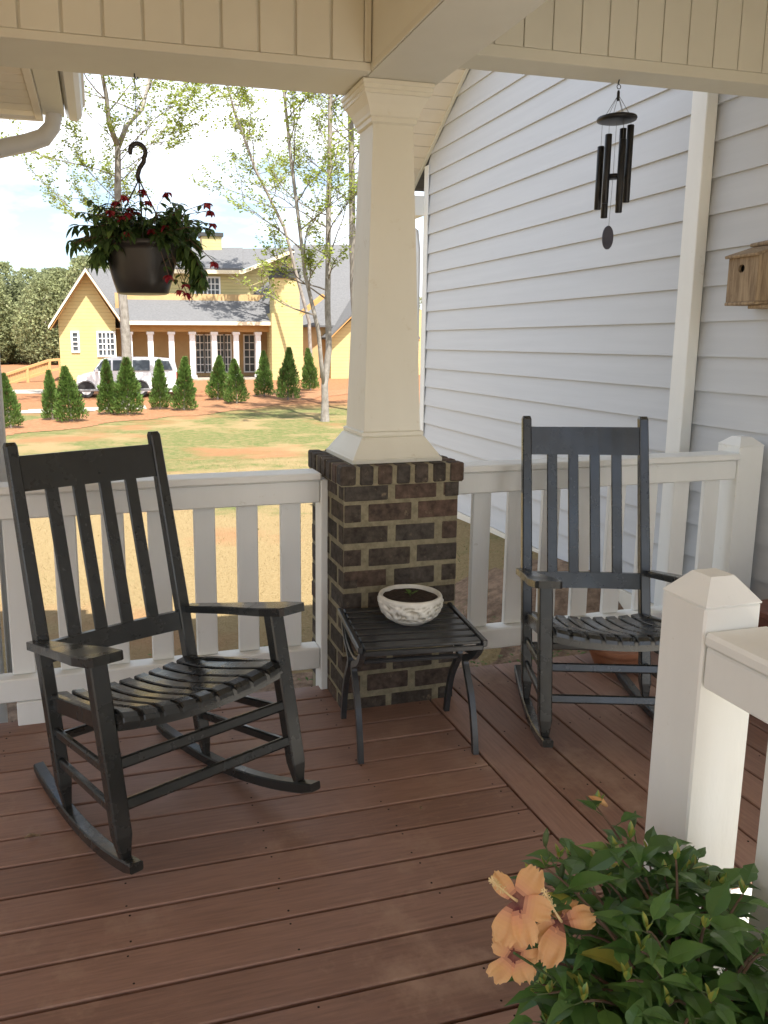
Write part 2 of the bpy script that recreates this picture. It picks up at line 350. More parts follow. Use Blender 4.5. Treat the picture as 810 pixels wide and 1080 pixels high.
# ------------------------------------------------------------------ brick pier + column
PC=(1.10,3.065)
def brick_pier(name,label,cx,cy):
    r=thing(name,label,'brick pier',(cx,cy,0)); hw=.2385; g=.011
    b=mb('mortar'); b.bb(-hw+.003,hw-.003,-hw+.003,hw-.003,-.5,.905); b.mat('brick')
    z=-.03; n=0
    def row(z0,z1,shift,outer,full=.181,joint=.022):
        # bricks around the four sides
        for side in range(4):
            ang=side*math.pi/2; Rm=Matrix.Rotation(ang,4,'Z')
            u=-outer; first=True
            if shift: ws=[.078,.181,.174]
            else: ws=[.185,.178,.070]
            u0=-outer
            for i,w in enumerate(ws):
                ww=w
                if i==2: ww=outer-u0
                t=rnd.random(); jt=rnd.uniform(-.0015,.0025)
                dz=rnd.uniform(-.004,.004)
                # depth 5 cm, face proud of the mortar
                b.box(Rm@Vector(((u0+u0+ww)/2,-outer+.03+jt,(z0+z1)/2+dz)),(ww-rnd.uniform(0,.012),.06,z1-z0),(Rm@Matrix.Rotation(rnd.uniform(-.012,.012),4,'Y')).to_3x3(),.0035,t)
                u0+=ww+joint
    while z<.86:
        row(z+.009,z+.0785,n%2,hw); z+=.0872; n+=1
    b.build('shaft',r)
    c=mb('mortar'); co_=.2525; c.bb(-co_+.005,co_-.005,-co_+.005,co_-.005,.907,.9795); c.mat('brick')
    for side in range(4):
        Rm=Matrix.Rotation(side*math.pi/2,4,'Z'); u0=-co_
        for i in range(7):
            w=.058; 
            c.box(Rm@Vector((u0+w/2,-co_+.03+(.0 if 0<i<6 else 0),.947+rnd.uniform(-.002,.002))),(w-rnd.uniform(0,.006),.06+rnd.uniform(-.004,.004),.073),(Rm@Matrix.Rotation(rnd.uniform(-.03,.03),4,'Y')).to_3x3(),.005,rnd.random()); u0+=w+.0165
    c.build('cap_course',r); return r
brick_pier('brick_pier','dark brown brick pier with yellow mortar under the white tapered column','x' and PC[0],PC[1])
def column(label,cx,cy):
    r=thing('porch_column',label,'column',(cx,cy,.985))
    b=mb('paint'); b.frustum(0,0,[(.118,.10),(.0765,1.36)]); b.build('shaft',r)
    b=mb('paint'); b.frustum(0,0,[(.186,-.003),(.186,.012),(.180,.016),(.172,.030),(.150,.062),(.132,.090),(.124,.094),(.128,.098),(.128,.110),(.121,.114)]); b.build('base_moulding',r)
    b=mb('paint'); b.frustum(0,0,[(.081,1.262),(.090,1.268),(.090,1.284),(.096,1.289),(.098,1.300),(.108,1.325),(.122,1.348),(.125,1.354),(.130,1.356),(.130,1.368),(.135,1.371),(.135,1.384),(.140,1.387),(.140,1.400)]); b.build('capital',r)
    return r
column('white tapered square porch column standing on the brick pier',*PC)

# ------------------------------------------------------------------ porch roof: beams and ceiling
r=thing('porch_roof','beige boxed porch beams and panelled header overhead','porch roof',(1.1,3.06,2.4))
L=(1.1,3.06,2.4)
YB0,YB1=2.885,3.165; XB0,XB1=.975,1.252
def beamA():
    b=mb('beam'); b.bb(-5,XB0-.002,YB0,YB1,2.389,2.76)
    b.mat('ledge')
    b.bb(-5,XB0-.002,YB0-.012,YB0-.001,2.3885,2.418,.002)
    xg=.446+.128*4-.004; i=0
    while xg>-5:
        a=max(xg-.128+.0045,-5); c=min(xg-.0045,XB0-.03)
        if c>a: b.bb(a,c,YB0-.010,YB0-.001,2.4195,2.76,.002)
        xg-=.128
    b.bb(XB0-.028,XB0-.004,YB0-.016,YB0-.001,2.4195,2.76,.002)
    return b
off(beamA(),L).build('left_beam' if 0 else 'beam',r)
b=mb('beam'); b.bb(XB0,XB1,-2.2,YB1,2.387,2.76); b.mat('ledge'); b.bb(XB0-.009,XB0-.001,-2.6,YB0-.03,2.388,2.415,.002)
off(b,L).build('beam',r)
b=mb('ledge'); yf=3.05; b.bb(XB1+.002,3.04,yf,3.198,2.54,2.998)
b.bb(XB1+.002,3.04,yf-.010,yf-.001,2.5395,2.585,.002)
xg=1.787
xx=XB1+.004; grid=[1.787-.127*4+.127*i for i in range(15)]
for a in grid:
    x0=max(a+.002,XB1+.004); x1=min(a+.127-.002,3.04)
    if x1-x0>.01: b.bb(x0,x1,yf-.008,yf-.001,2.5865,2.998,.0025)
off(b,L).build('header',r)
b=mb('soffit'); b.bb(-5.2,XB1,-2.55,3.5,2.765,2.80); b.bb(XB1+.001,3.04,-.15,3.5,3.0,3.03); off(b,L).build('ceiling',r)
b=mb('shingle'); b.add([(-5.4,-2.6,2.81),(1.5,-2.6,2.81),(1.5,3.55,2.81),(-5.4,3.55,2.81),(-5.4,0.3,3.9),(1.5,.3,3.9)],[(0,1,5,4),(3,2,5,4)]); b.bb(1.3,3.04,-.15,3.5,3.035,3.06); off(b,L).build('roof_covering',r)
b=mb('beam'); b.bb(XB1-.05,XB1,-2.6,YB1,2.765,3.0); off(b,L).build('upper_panel',r)

for (px,py,an,lab) in ((34,884,.3,'curled dry leaf lying on the deck boards at far left'),(444,853,1.2,'tiny pale leaf scrap on the deck in front of the side table')):
    p=W(px,py,Z=.004); b=mb('birdwood'); b.recalc=False; n_=8
    for i in range(n_):
        u=i/(n_-1); wd=.010*math.sin(math.pi*min(.98,u+.02)); 
        for v in (-1,0,1): b.v.append((u*.045-.022,v*wd,.003+.006*abs(v)+.004*math.sin(u*5)))
    for i in range(n_-1):
        for j in range(2): b.face([i*3+j,i*3+j+1,i*3+j+4,i*3+j+3])
    o=b.build('dry_leaf'); o.location=p; o.rotation_euler=(0,0,an); o['label']=lab; o['category']='leaf'
    if px>400: o.scale=(.55,.55,.55)
# ------------------------------------------------------------------ railings
def newel(parent,x0,x1,y0,y1,zb,zs,za,loc,mat='rail',lab=None):
    b=mb(mat); b.bb(x0,x1,y0,y1,zb,zs-.002,.004); o=off(b,loc).build('post',parent)
    cx,cy=(x0+x1)/2,(y0+y1)/2; hx,hy=(x1-x0)/2,(y1-y0)/2
    b=mb(mat); b.loft([[(cx-hx*s,cy-hy*s,z),(cx+hx*s,cy-hy*s,z),(cx+hx*s,cy+hy*s,z),(cx-hx*s,cy+hy*s,z)] for s,z in ((1.0,zs-.002),(1.0,zs+.001),(.42,za),)]); o2=off(b,loc); q=o2.build('post_cap',None); q.parent=o; return o
def rail_run(label,x0,x1,bals,ends,loc,group='porch railings'):
    r=thing('railing',label,'railing',loc,group=group)
    b=mb('rail'); b.bb(x0,x1,3.018,3.15,.900,.930,.006); off(b,loc).build('top_rail',r)
    b=mb('rail'); b.bb(x0,x1,3.045,3.083,.805,.898,.005); off(b,loc).build('apron_rail',r)
    b=mb('rail'); b.bb(x0,x1,3.045,3.125,.092,.185,.006); off(b,loc).build('bottom_rail',r)
    for a,c in bals:
        b=mb('rail'); j=rnd.uniform(-.002,.002); b.bb(a+j,c+j,3.0855,3.112,.1865,.899,.004,rnd.random()); off(b,loc).build('baluster',r)
    for (a,c) in ends:
        b=mb('rail'); b.bb(a,c,3.040,3.13,-.25 if a>.7 else -.04,.899 if a>.7 else .0905,.004); off(b,loc).build('end_post' if a>.7 else 'support_block',r)
    return r
bl=[]; xb=.673
while xb>-4: bl.append((xb,xb+.085)); xb-=.1755
rail_run('white wooden railing behind the left rocking chair, ending at the pier',-4.2,.83,bl,[(.832,.863),(-.37,-.27),(-1.9,-1.8)],(-1.5,3.08,0))
br=[]; xb=1.53
while xb<2.75: br.append((xb,xb+.086)); xb+=.1715
r=rail_run('white wooden railing behind the right rocking chair, running to the house wall',1.345,2.868,br,[],(2.1,3.08,0))
newel(r,2.87,3.012,3.04,3.18,-.25,.962,1.0,(2.1,3.08,0))
b=mb('rail'); b.bb(1.341,1.372,3.05,3.12,-.2,.804,.004)
# foreground railing along the right
FL=(1.17,.6,0)
r=thing('railing','thick cream newel post and rail running toward the camera at right','railing',FL,group=None)
newel(r,1.100,1.232,1.212,1.336,-.3,.944,.992,FL)
b=mb('rail'); b.bb(1.096,1.245,-1.4,1.209,.868,.897,.009); off(b,FL).build('top_rail',r)
b=mb('rail'); b.bb(1.104,1.142,-1.4,1.209,.782,.866,.004); off(b,FL).build('apron_rail',r)
b=mb('rail'); b.bb(1.104,1.19,-1.4,1.209,.085,.175,.004); off(b,FL).build('bottom_rail',r)
y=1.085
while y>-1.3:
    b=mb('rail'); b.bb(1.144,1.176,y-.088,y,.177,.866,.004); off(b,FL).build('baluster',r); y-=.178

# ------------------------------------------------------------------ house gable wall
XW=3.05
HL=(XW,5,0)
r=thing('house_wall','pale blue-grey lap-sided gable wall of the house at right','house wall',HL)
# rake: z = 3.07 at y=7.3, rising .645 per metre toward the ridge
def rake(y): return 3.10+.645*(7.33-y) if y>3.6 else 3.10+.645*(7.33-3.6)-.645*(3.6-y)*1.0
b=mb('siding'); z=-.085; ex=.178
z0=1.550-ex*10-.03
k=0; zc=1.550-ex*9-.002
while zc<5.6:
    # extent of this course under the rake
    yy=[y for y in [i*.05-3.2 for i in range(212)] if y<=7.33 and rake(y)>zc+ex]
    if not yy: break
    ya,yb=min(yy),max(yy)
    def yedge(z): return min(7.33,7.33-(z-3.10)/.645) if z>3.10 else 7.33
    def yedge0(z): return -3.2
    segs=[(-3.2,rnd.uniform(-2,1)),]; 
    y0a=-3.2; y1a=min(7.33,yedge(zc)); y1b=min(7.33,yedge(zc+ex))
    lim=3.6-(rake(3.6)-0)/.645
    # board leaning: bottom edge proud 14 mm, top edge 3 mm
    vs=[(XW-.019,y0a,zc),(XW-.019,y1a,zc),(XW-.004,y1b,zc+ex),(XW-.004,y0a,zc+ex),(XW+.002,y0a,zc),(XW+.002,y1a,zc),(XW+.002,y1b,zc+ex),(XW+.002,y0a,zc+ex)]
    b.add(vs,[(0,1,2,3),(4,7,6,5),(0,4,5,1),(1,5,6,2),(3,2,6,7),(0,3,7,4)],None,rnd.random()); zc+=ex; k+=1
off(b,HL).build('siding',r)
b=mb('tan_wall'); b.bb(XW+.003,XW+.3,-3.2,7.32,-.6,3.05); b.bb(XW-.03,XW+.002,3.2,7.30,-.7,-.06); off(b,HL).build('foundation',r)
b=mb('rail'); b.bb(2.965,XW-.0195,3.555,3.665,-.3,2.95,.004); b.bb(2.990,XW-.0195,3.666,3.70,-.3,2.95,.003); off(b,HL).build('trim_board',r)
b=mb('rail'); b.bb(XW-.03,XW-.018,7.24,7.335,-.06,3.06,.002); off(b,HL).build('corner_board',r)
# rake soffit: planks under the overhang, with fascia
b=mb('soffit'); u=Vector((0,-1,.645)).normalized()
P0=Vector((0,7.75,rake(7.33)-.645*.42+.0)); s=0
while s<3.6:
    a=P0+u*s; c=P0+u*(s+.128)
    b.add([(2.72,a.y,a.z),(XW-.019,a.y,a.z),(XW-.019,c.y,c.z),(2.72,c.y,c.z),(2.72,a.y,a.z+.02),(XW-.019,a.y,a.z+.02),(XW-.019,c.y,c.z+.02),(2.72,c.y,c.z+.02)],[(0,1,2,3),(4,7,6,5),(0,4,5,1),(3,2,6,7),(0,3,7,4),(1,5,6,2)]); s+=.138
off(b,HL).build('soffit',r)
b=mb('paint'); a=P0+u*-.05; c=P0+u*3.7
b.add([(2.695,a.y,a.z-.02),(2.718,a.y,a.z-.02),(2.718,c.y,c.z-.02),(2.695,c.y,c.z-.02),(2.695,a.y,a.z+.17),(2.718,a.y,a.z+.17),(2.718,c.y,c.z+.17),(2.695,c.y,c.z+.17)],[(0,1,2,3),(4,7,6,5),(0,4,5,1),(3,2,6,7),(0,3,7,4),(1,5,6,2)])
b.add([(XW-.045,a.y,a.z-.025),(XW-.0195,a.y,a.z-.025),(XW-.0195,c.y,c.z-.025),(XW-.045,c.y,c.z-.025),(XW-.045,a.y,a.z-.002),(XW-.0195,a.y,a.z-.002),(XW-.0195,c.y,c.z-.002),(XW-.045,c.y,c.z-.002)],[(0,1,2,3),(4,7,6,5),(0,4,5,1),(3,2,6,7),(0,3,7,4),(1,5,6,2)])
off(b,HL).build('fascia',r)
b=mb('shingle'); a=P0+u*-.12; c=P0+u*3.75
b.add([(2.67,a.y,a.z+.172),(9,a.y,a.z+.172),(9,c.y,c.z+.172),(2.67,c.y,c.z+.172),(2.67,a.y,a.z+.2),(9,a.y,a.z+.2),(9,c.y,c.z+.2),(2.67,c.y,c.z+.2)],[(0,1,2,3),(4,7,6,5),(0,4,5,1),(3,2,6,7),(0,3,7,4),(1,5,6,2)])
b.add([(2.67,c.y,c.z+.172),(9,c.y,c.z+.172),(9,-3.4,c.z-2.8),(2.67,-3.4,c.z-2.8)],[(0,1,2,3)])
off(b,HL).build('roof',r)
b=mb('rail'); b.bb(2.72,XW-.02,7.335,7.74,2.62,2.80,.004); b.mat('galv'); b.bb(2.70,XW+.0,7.745,7.84,2.68,2.80,.01); off(b,HL).build('eave_return',r)
b=mb('galv'); b.tube([(2.95,7.79,2.68),(2.96,7.70,2.58),(2.985,7.45,2.48),(2.985,7.40,2.3),(2.985,7.40,-.3)],.038,8); off(b,HL).build('downspout',r)
b=mb('siding'); b.bb(XW+.003,9,7.30,7.33,-.6,3.0); off(b,HL).build('end_wall',r)

# house wing behind the camera and eave on the left
EL=(-.5,3.9,0)
r=thing('house_eave','cream eave corner with white gutter and curved downspout at upper left','house eave',EL)
# soffit boards run left-right, z 2.45
b=mb('soffit'); y=4.05
while y>3.27:
    b.bb(-1.8,-.235,y-.098,y-.004,2.45,2.465,.002); y-=.099
off(b,EL).build('soffit',r)
b=mb('soffit'); b.bb(-.233,-.200,3.25,4.06,2.44,2.468,.003); b.bb(-1.8,-.200,4.062,4.09,2.44,2.468,.003); off(b,EL).build('trim_board',r)
b=mb('paint'); b.bb(-.198,-.105,3.25,4.02,2.452,2.56,.003); off(b,EL).build('fascia',r)
b=mb('galv'); 
prof=[(-.103,.115),(-.103,.03),(-.085,.0),(-.05,-.004),(-.03,.02),(-.022,.06),(-.012,.07),(-.012,.11),(-.02,.112),(-.03,.065),(-.05,.01),(-.085,.012),(-.096,.035),(-.096,.115)]
b.loft([[(px,yy,2.455+pz) for px,pz in prof] for yy in (3.25,4.09)]); off(b,EL).build('gutter',r)
b=mb('galv',smooth=True)
path=[(-.150,3.99,2.50),(-.150,4.0,2.45),(-.160,4.0,2.40),(-.200,4.0,2.352),(-.27,4.0,2.325),(-.40,4.0,2.290),(-.455,4.0,2.26),(-.482,4.0,2.21),(-.484,4.0,2.1),(-.484,4.0,-.3)]
b.tube(path,[.036]*3+[.040]*4+[.036]*3,10); off(b,EL).build('downspout',r)
b=mb('siding'); b.bb(-1.8,-.53,3.35,3.98,-.5,2.449); off(b,EL).build('wall',r)
b=mb('shingle'); b.add([(-.09,3.25,2.575),(-.09,4.12,2.575),(-1.8,4.12,3.4),(-1.8,3.25,3.4),(-.09,3.25,2.595),(-.09,4.12,2.595),(-1.8,4.12,3.42),(-1.8,3.25,3.42)],[(0,1,2,3),(4,7,6,5),(0,4,5,1),(3,2,6,7),(0,3,7,4),(1,5,6,2)]); off(b,EL).build('roof',r)

# ------------------------------------------------------------------ rocking chairs
def make_chair():
    r=thing('rocking_chair','black slatted rocking chair at left, angled toward the middle of the porch','rocking chair',group='black porch rocking chairs')
    wf,wb=.275,.241
    def bpt(z,s): # back post centre line
        t=(z-.045)/1.13; return Vector((s*wb,.284+.19*t,z))
    def fpt(z,s):
        t=(z-.085)/.53; return Vector((s*wf,-.2+.074*t,z))
    for s in(-1,1):
        # rocker: arc strip
        b=mb('black',smooth=False); secs=[]
        for i in range(19):
            y=-.275+i*(.57+.275)/18; x=s*lerp(.279,.222,(y+.275)/.845); z=(y-.22)**2/3.3+.0
            w=.018; h=.034 if i<17 else .032-(i-17)*.005
            if i in (0,18): h=.026; z+=.006
            secs.append([(x-w,y,z+.004),(x-w+.004,y,z),(x+w-.004,y,z),(x+w,y,z+.004),(x+w,y,z+h-.004),(x+w-.004,y,z+h),(x-w+.004,y,z+h),(x-w,y,z+h-.004)])
        b.loft(secs); b.build('rocker',r)
        # front leg with tapered foot
        b=mb('black'); secs=[]
        for z,w,d in ((.070,.011,.011),(.145,.0225,.0195),(.45,.0235,.0205),(.598,.0235,.0205)):
            p=fpt(z,s); e=.004; secs.append([(p.x-w,p.y-d+e,z),(p.x-w+e,p.y-d,z),(p.x+w-e,p.y-d,z),(p.x+w,p.y-d+e,z),(p.x+w,p.y+d-e,z),(p.x+w-e,p.y+d,z),(p.x-w+e,p.y+d,z),(p.x-w,p.y+d-e,z)])
        b.loft(secs); b.build('leg',r)
        b=mb('black'); secs=[]
        for z,w,d in ((.030,.011,.011),(.105,.020,.020),(.60,.020,.021),(1.148,.018,.018),(1.160,.014,.014)):
            p=bpt(z,s); e=.004; secs.append([(p.x-w,p.y-d+e,z),(p.x-w+e,p.y-d,z),(p.x+w-e,p.y-d,z),(p.x+w,p.y-d+e,z),(p.x+w,p.y+d-e,z),(p.x+w-e,p.y+d,z),(p.x-w+e,p.y+d,z),(p.x-w,p.y+d-e,z)])
        b.loft(secs); b.build('back_post',r)
        # arm: flat board, wider and rounded at the front
        b=mb('black'); pts=[(-.036,-.225),(-.046,-.215),(-.052,-.12),(-.034,.10),(-.028,.375),(.014,.375),(.032,.10),(.050,-.12),(.046,-.212),(.036,-.225)]
        cx=s*.283
        def ax(u,v): return cx+s*u-s*.012*max(0,(v+.1))/.4
        lo=[(ax(u,v),v,.606-.15*(v+.2)) for u,v in pts]; hi=[(ax(u,v),v,.628-.15*(v+.2)) for u,v in pts]; m1=[(ax(u*.94,v*.995),v,.631-.15*(v+.2)) for u,v in pts]
        b.loft([lo,hi,m1]); b.build('armrest',r)
        # seat side rail, stretchers
        a=fpt(.430,s); c=bpt(.350,s); b=mb('black'); b.bar((a.x-s*.012,a.y,a.z),(c.x-s*.008,c.y,c.z),.022,.05,.003); b.build('seat_rail',r)
        for zf,zb in ((.300,.262),(.195,.170)):
            b=mb('black'); b.bar(fpt(zf,s)-Vector((s*.002,0,0)),bpt(zb,s),.018,.028,.006); b.build('stretcher',r)
    for z in (.322,.216):
        b=mb('black'); y=fpt(z,1).y; b.bar((-.26,y-.004,z),(.26,y-.004,z),.020,.030,.006,upv=(0,.3,1)); b.build('stretcher',r)
    b=mb('black'); y=bpt(.24,1).y; b.bar((-.232,y,.24),(.232,y,.24),.018,.028,.006); b.build('stretcher',r)
    # seat frame front/back rails, dished
    def dish(x): return -.026*(1-(x/.25)**2)
    for nm,yy,zz in (('seat_rail',-.166,.440),('seat_rail',.325,.350)):
        b=mb('black'); secs=[]
        for i in range(13):
            x=-.252+i*.042; z=zz+dish(x)*(1 if yy<0 else .6); secs.append([(x,yy-.011,z-.030),(x,yy+.011,z-.030),(x,yy+.011,z+.013),(x,yy-.011,z+.013)])
        b.loft(secs); b.build(nm,r)
    b=mb('black',smooth=False); n=9; wsl=.044
    for i in range(n):
        xc=-.224+i*.448/(n-1); prof=[]
        for yv,zv in ((-.200,.440),(-.197,.452),(-.182,.461),(-.15,.461),(-.05,.438),(.08,.410),(.2,.388),(.30,.378),(.335,.378)):
            prof.append((yv,zv))
        secs=[]
        for (yv,zv) in prof:
            f=1 if yv<.1 else .8; zc=zv+dish(xc)*f; th=.012 if yv>-.19 else .006; k=lerp(1,.92,(yv+.2)/.53); sl=-2*(-.026)*xc/.0625*f*.0
            tilt=.052*xc/.25*wsl*4*.26
            xl=(xc-wsl/2)*k; xr=(xc+wsl/2)*k; dzl=dish(xc-wsl/2)-dish(xc); dzr=dish(xc+wsl/2)-dish(xc)
            secs.append([(xl,yv,zc-th+dzl*f),(xr,yv,zc-th+dzr*f),(xr,yv,zc-.003+dzr*f),(xr-.004,yv,zc+dzr*f),(xl+.004,yv,zc+dzl*f),(xl,yv,zc-.003+dzl*f)])
        b.loft(secs)
    b.build('seat',r)
    # backrest rails and slats, following the post lean
    def brail(z0,z1,nm,hw):
        b=mb('black'); a=bpt(z0,1); c=bpt(z1,1); secs=[]
        for i in range(9):
            x=-hw+i*hw/4; bow=.012*(1-(x/hw)**2)
            secs.append([(x,a.y-.010+bow,z0),(x,a.y+.010+bow,z0),(x,c.y+.010+bow,z1),(x,c.y-.010+bow,z1)])
        b.loft(secs); b.build(nm,r)
    brail(1.004,1.116,'top_rail',.222); brail(.470,.532,'lower_rail',.222)
    for i in range(4):
        x=-.222+.444*(i+1)/5; a=bpt(.526,1); c=bpt(1.008,1); bow=.012*(1-(x/.222)**2)
        b=mb('black'); b.bar((x,a.y+bow,a.z),(x,c.y+bow,c.z),.042,.011,.003,upv=(0,-1,0)); b.build('back_slat',r)
    return r
chair=make_chair()
def place(o,px,py,pz,a,p):
    Rz=Matrix.Rotation(a,4,'Z'); o.location=Vector((px,py,pz))+(Rz@Vector((0,.2,0))); o.rotation_euler=(p,0,a)
chair2=copy_tree(chair)
chair2['label']='black slatted rocking chair at right, behind the newel post by the house wall'
place(chair,.262,2.035,.028,R(24.0),R(-5.7)); chair.scale=(1.035,1.02,1.0)
place(chair2,1.655,2.14,.018,R(-18.9),R(-3.5)); chair2.scale=(.97,1,1)

# ------------------------------------------------------------------ side table
r=thing('side_table','small black slatted metal side table in front of the brick pier','side table',(1.035,2.575,0),(0,0,R(-6.8)))
b=mb('iron'); zt=.436; hx,hy=.218,.205
for i in range(7):
    yy=-hy+.027+i*(2*hy-.054)/6; b.bb(-hx+.012,hx-.012,yy-.021,yy+.021,zt-.012,zt,.003)
b.build('slats',r)
b=mb('iron')
for s in(-1,1): b.bb(s*hx-.009,s*hx+.009,-hy,hy,zt-.022,zt+.003,.003)
for s in(-1,1): b.bb(-hx+.01,hx-.01,s*hy-.006,s*hy+.006,zt-.030,zt-.0135,.002)
b.build('frame',r)
for sx in(-1,1):
    for sy in(-1,1):
        b=mb('iron'); pts=[]
        ctrl=[(.185,.425),(.17,.39),(.115,.345),(.05,.315),(.035,.29),(.065,.25),(.115,.18),(.150,.09),(.172,0)]
        secs=[]
        # Catmull-Rom
        C_=[Vector((sx*(hx-.01),sy*u,v)) for u,v in ctrl]
        sm=[]
        for i in range(len(C_)-1):
            p0=C_[max(i-1,0)];p1=C_[i];p2=C_[i+1];p3=C_[min(i+2,len(C_)-1)]
            for k in range(4):
                t=k/4; sm.append(.5*((2*p1)+(p2-p0)*t+(2*p0-5*p1+4*p2-p3)*t*t+(3*p1-p0-3*p2+p3)*t**3))
        sm.append(C_[-1])
        for i,p in enumerate(sm):
            d=(sm[min(i+1,len(sm)-1)]-sm[max(i-1,0)]).normalized(); nrm=Vector((1,0,0)).cross(d).normalized(); w=.010; h=.011
            secs.append([p+Vector((-w,0,0))-nrm*h,p+Vector((w,0,0))-nrm*h,p+Vector((w,0,0))+nrm*h,p+Vector((-w,0,0))+nrm*h])
        b.loft(secs); b.build('leg',r)
b=mb('iron'); b.bar((-hx+.02,0,.30),(hx-.02,0,.30),.016,.016,.004); b.build('crossbar',r)
# arcs under the table ends
for sx in(-1,1):
    b=mb('iron'); pts=[(sx*(hx-.010),.17*math.sin(a),.425-.09*math.cos(a)) for a in [i*math.pi/12-math.pi/2 for i in range(13)]]; b.tube(pts,.007,6); b.build('brace',r)

# bowl planter
r=thing('bowl_planter','round white carved ceramic bowl of soil with a tiny seedling on the side table','planter',(1.05,2.60,.437))
b=mb('bowl',smooth=True); 
def bowl_r(z): return interp(z,[0,.006,.02,.04,.062,.084,.098,.104],[.055,.066,.088,.104,.114,.1175,.1165,.113])
n=128; secs=[]; tn={}
zs=[i*.104/60 for i in range(61)]
for z in zs:
    sec=[]
    for j in range(n):
        a=2*math.pi*j/n; rr=bowl_r(z)
        if .022<z<.092:
            e=min(1,(z-.022)/.01,(.092-z)/.008)
            f=noise.noise(Vector((math.cos(a)*6,math.sin(a)*6,z*55)))+.6*math.sin(a*14+9*noise.noise(Vector((a*1.5,z*30,1))))*math.sin(z*150+3*math.sin(a*7))
            fv=e*max(-.8,min(1,f*1.4)); rr+=.0042*fv; tn[(round(z,6),j)]=fv
        sec.append((rr*math.cos(a),rr*math.sin(a),z))
    secs.append(sec)
for rr,z in ((.109,.1065),(.104,.104),(.102,.098),(.098,.08)): secs.append([(rr*math.cos(2*math.pi*j/n),rr*math.sin(2*math.pi*j/n),z) for j in range(n)])
b.loft(secs)
for i_ in range(60):
    for j_ in range(n):
        b.tone[i_*n+j_]=.62+.6*tn.get((round(zs[i_],6),j_),0)  # carved hollows get a darker tone, painting in the shade of the relief
b.build('bowl',r)
b=mb('soil'); rg=[]
ns=24
vs=[(0,0,.094)]
for k in range(1,9):
    for j in range(ns):
        a=2*math.pi*j/ns; rr=.1015*k/8; vs.append((rr*math.cos(a),rr*math.sin(a),.092+.004*noise.noise(Vector((rr*60*math.cos(a),rr*60*math.sin(a),0)))))
fs=[(0,1+j,1+(j+1)%ns) for j in range(ns)]+[(1+k*ns+j,1+(k+1)*ns+j,1+(k+1)*ns+(j+1)%ns,1+k*ns+(j+1)%ns) for k in range(7) for j in range(ns)]
b.add(vs,fs); b.build('soil',r)
def leaf(b,p,d,L,w,up=None,fold=.25,droop=.2,t=None,seg=4,serr=0,prof=None):
    """leaf blade from p along d, folded along the midrib and drooping"""
    d=Vector(d).normalized(); upv=Vector(up) if up is not None else Vector((0,0,1)); x=d.cross(upv)
    if x.length<.05: x=d.cross(Vector((1,0,0)))
    x.normalize(); n=x.cross(d).normalized(); t=rnd.random() if t is None else t
    prof=prof or [0,.75,1.0,.72,0]
    if seg==2: prof=[0,1,0]
    o=len(b.v); mid=[];l=[];rr=[]
    m_=len(prof)-1
    for i,pw in enumerate(prof):
        u=i/m_; c=Vector(p)+d*(L*u)-n*0+Vector((0,0,-droop*L*u*u)); h=w*.5*pw
        b.v.append(tuple(c)); mid.append(len(b.v)-1)
        if pw>0:
            e=1+(serr*rnd.uniform(-1,1))
            b.v.append(tuple(c-x*h*e+n*h*fold)); l.append(len(b.v)-1)
            b.v.append(tuple(c+x*h*e+n*h*fold)); rr.append(len(b.v)-1)
        else: l.append(mid[-1]); rr.append(mid[-1])
    for i in range(m_):
        for side in (l,rr):
            q=[mid[i],mid[i+1],side[i+1],side[i]]; q=[a for k,a in enumerate(q) if a not in q[:k]]
            if len(q)>=3: b.face(q,t if side is l else min(1,t+.10))
b=mb('weed'); b.recalc=False
for k in range(6): leaf(b,(.005*math.cos(k),.005*math.sin(k),.10),(math.cos(k*1.9),math.sin(k*1.9),.7),.035,.014,t=.8)
b.mat('stem'); b.tube([(0,0,.09),(0,0,.11)],.0015,5)
b.build('seedling',r)

# ------------------------------------------------------------------ hanging basket
HB=(.165,3.10,1.62)
r=thing('hanging_basket','dark hanging pot of trailing dark leaves and crimson flowers under the left beam','hanging basket',HB)
b=mb('pot',smooth=True); b.lathe((0,0,0),[(.085,0),(.094,.004),(.108,.05),(.120,.10),(.128,.15),(.130,.165),(.138,.167),(.138,.185),(.131,.186),(.126,.17)],36); b.build('pot',r)
b=mb('soil'); b.lathe((0,0,.16),[(.125,0),(.1,.004),(.0005,.006)],24); b.build('soil',r)
b=mb('pot',smooth=True)
hk=[]
for i in range(15):
    a=R(200-i*17); hk.append((.027*math.cos(a)+.0,0,.50+.029*math.sin(a)))
hk+= [(.020,0,.468),(.004,0,.445),(-.004,0,.42),(0,0,.40)]
b.tube(hk,[.006]+[.0085]*(len(hk)-1),8); 
b.build('hook',r)
for k in range(3):
    a=R(30+120*k); b=mb('pot'); b.tube([(0,0,.405),(.06*math.cos(a),.06*math.sin(a),.31),(.134*math.cos(a),.134*math.sin(a),.18)],.0028,5); b.build('hanger_strand',r)
b=mb('iron'); b.tube([(0,0,.524),(.0,0,.60),(0,0.02,.785)],.0012,5); b.tube([(0,.02,.785),(0,.02,.758),(.008,.02,.750),(.012,.02,.758)],.003,6); b.build('hanging_wire',r)
b=mb('fuchsia_leaf'); b.recalc=False; st=mb('woody'); fl=mb('redpetal'); fl.recalc=False
def blossom(fl,p,s,k=9):
    for i in range(k):
        a=2*math.pi*i/k+rnd.random(); d=(math.cos(a),math.sin(a),rnd.uniform(-.9,.2)); leaf(fl,p,d,s*rnd.uniform(.7,1.1),s*.6,droop=.5,fold=.2)
rr_=random.Random(31); rnd_save=rnd; rnd=rr_
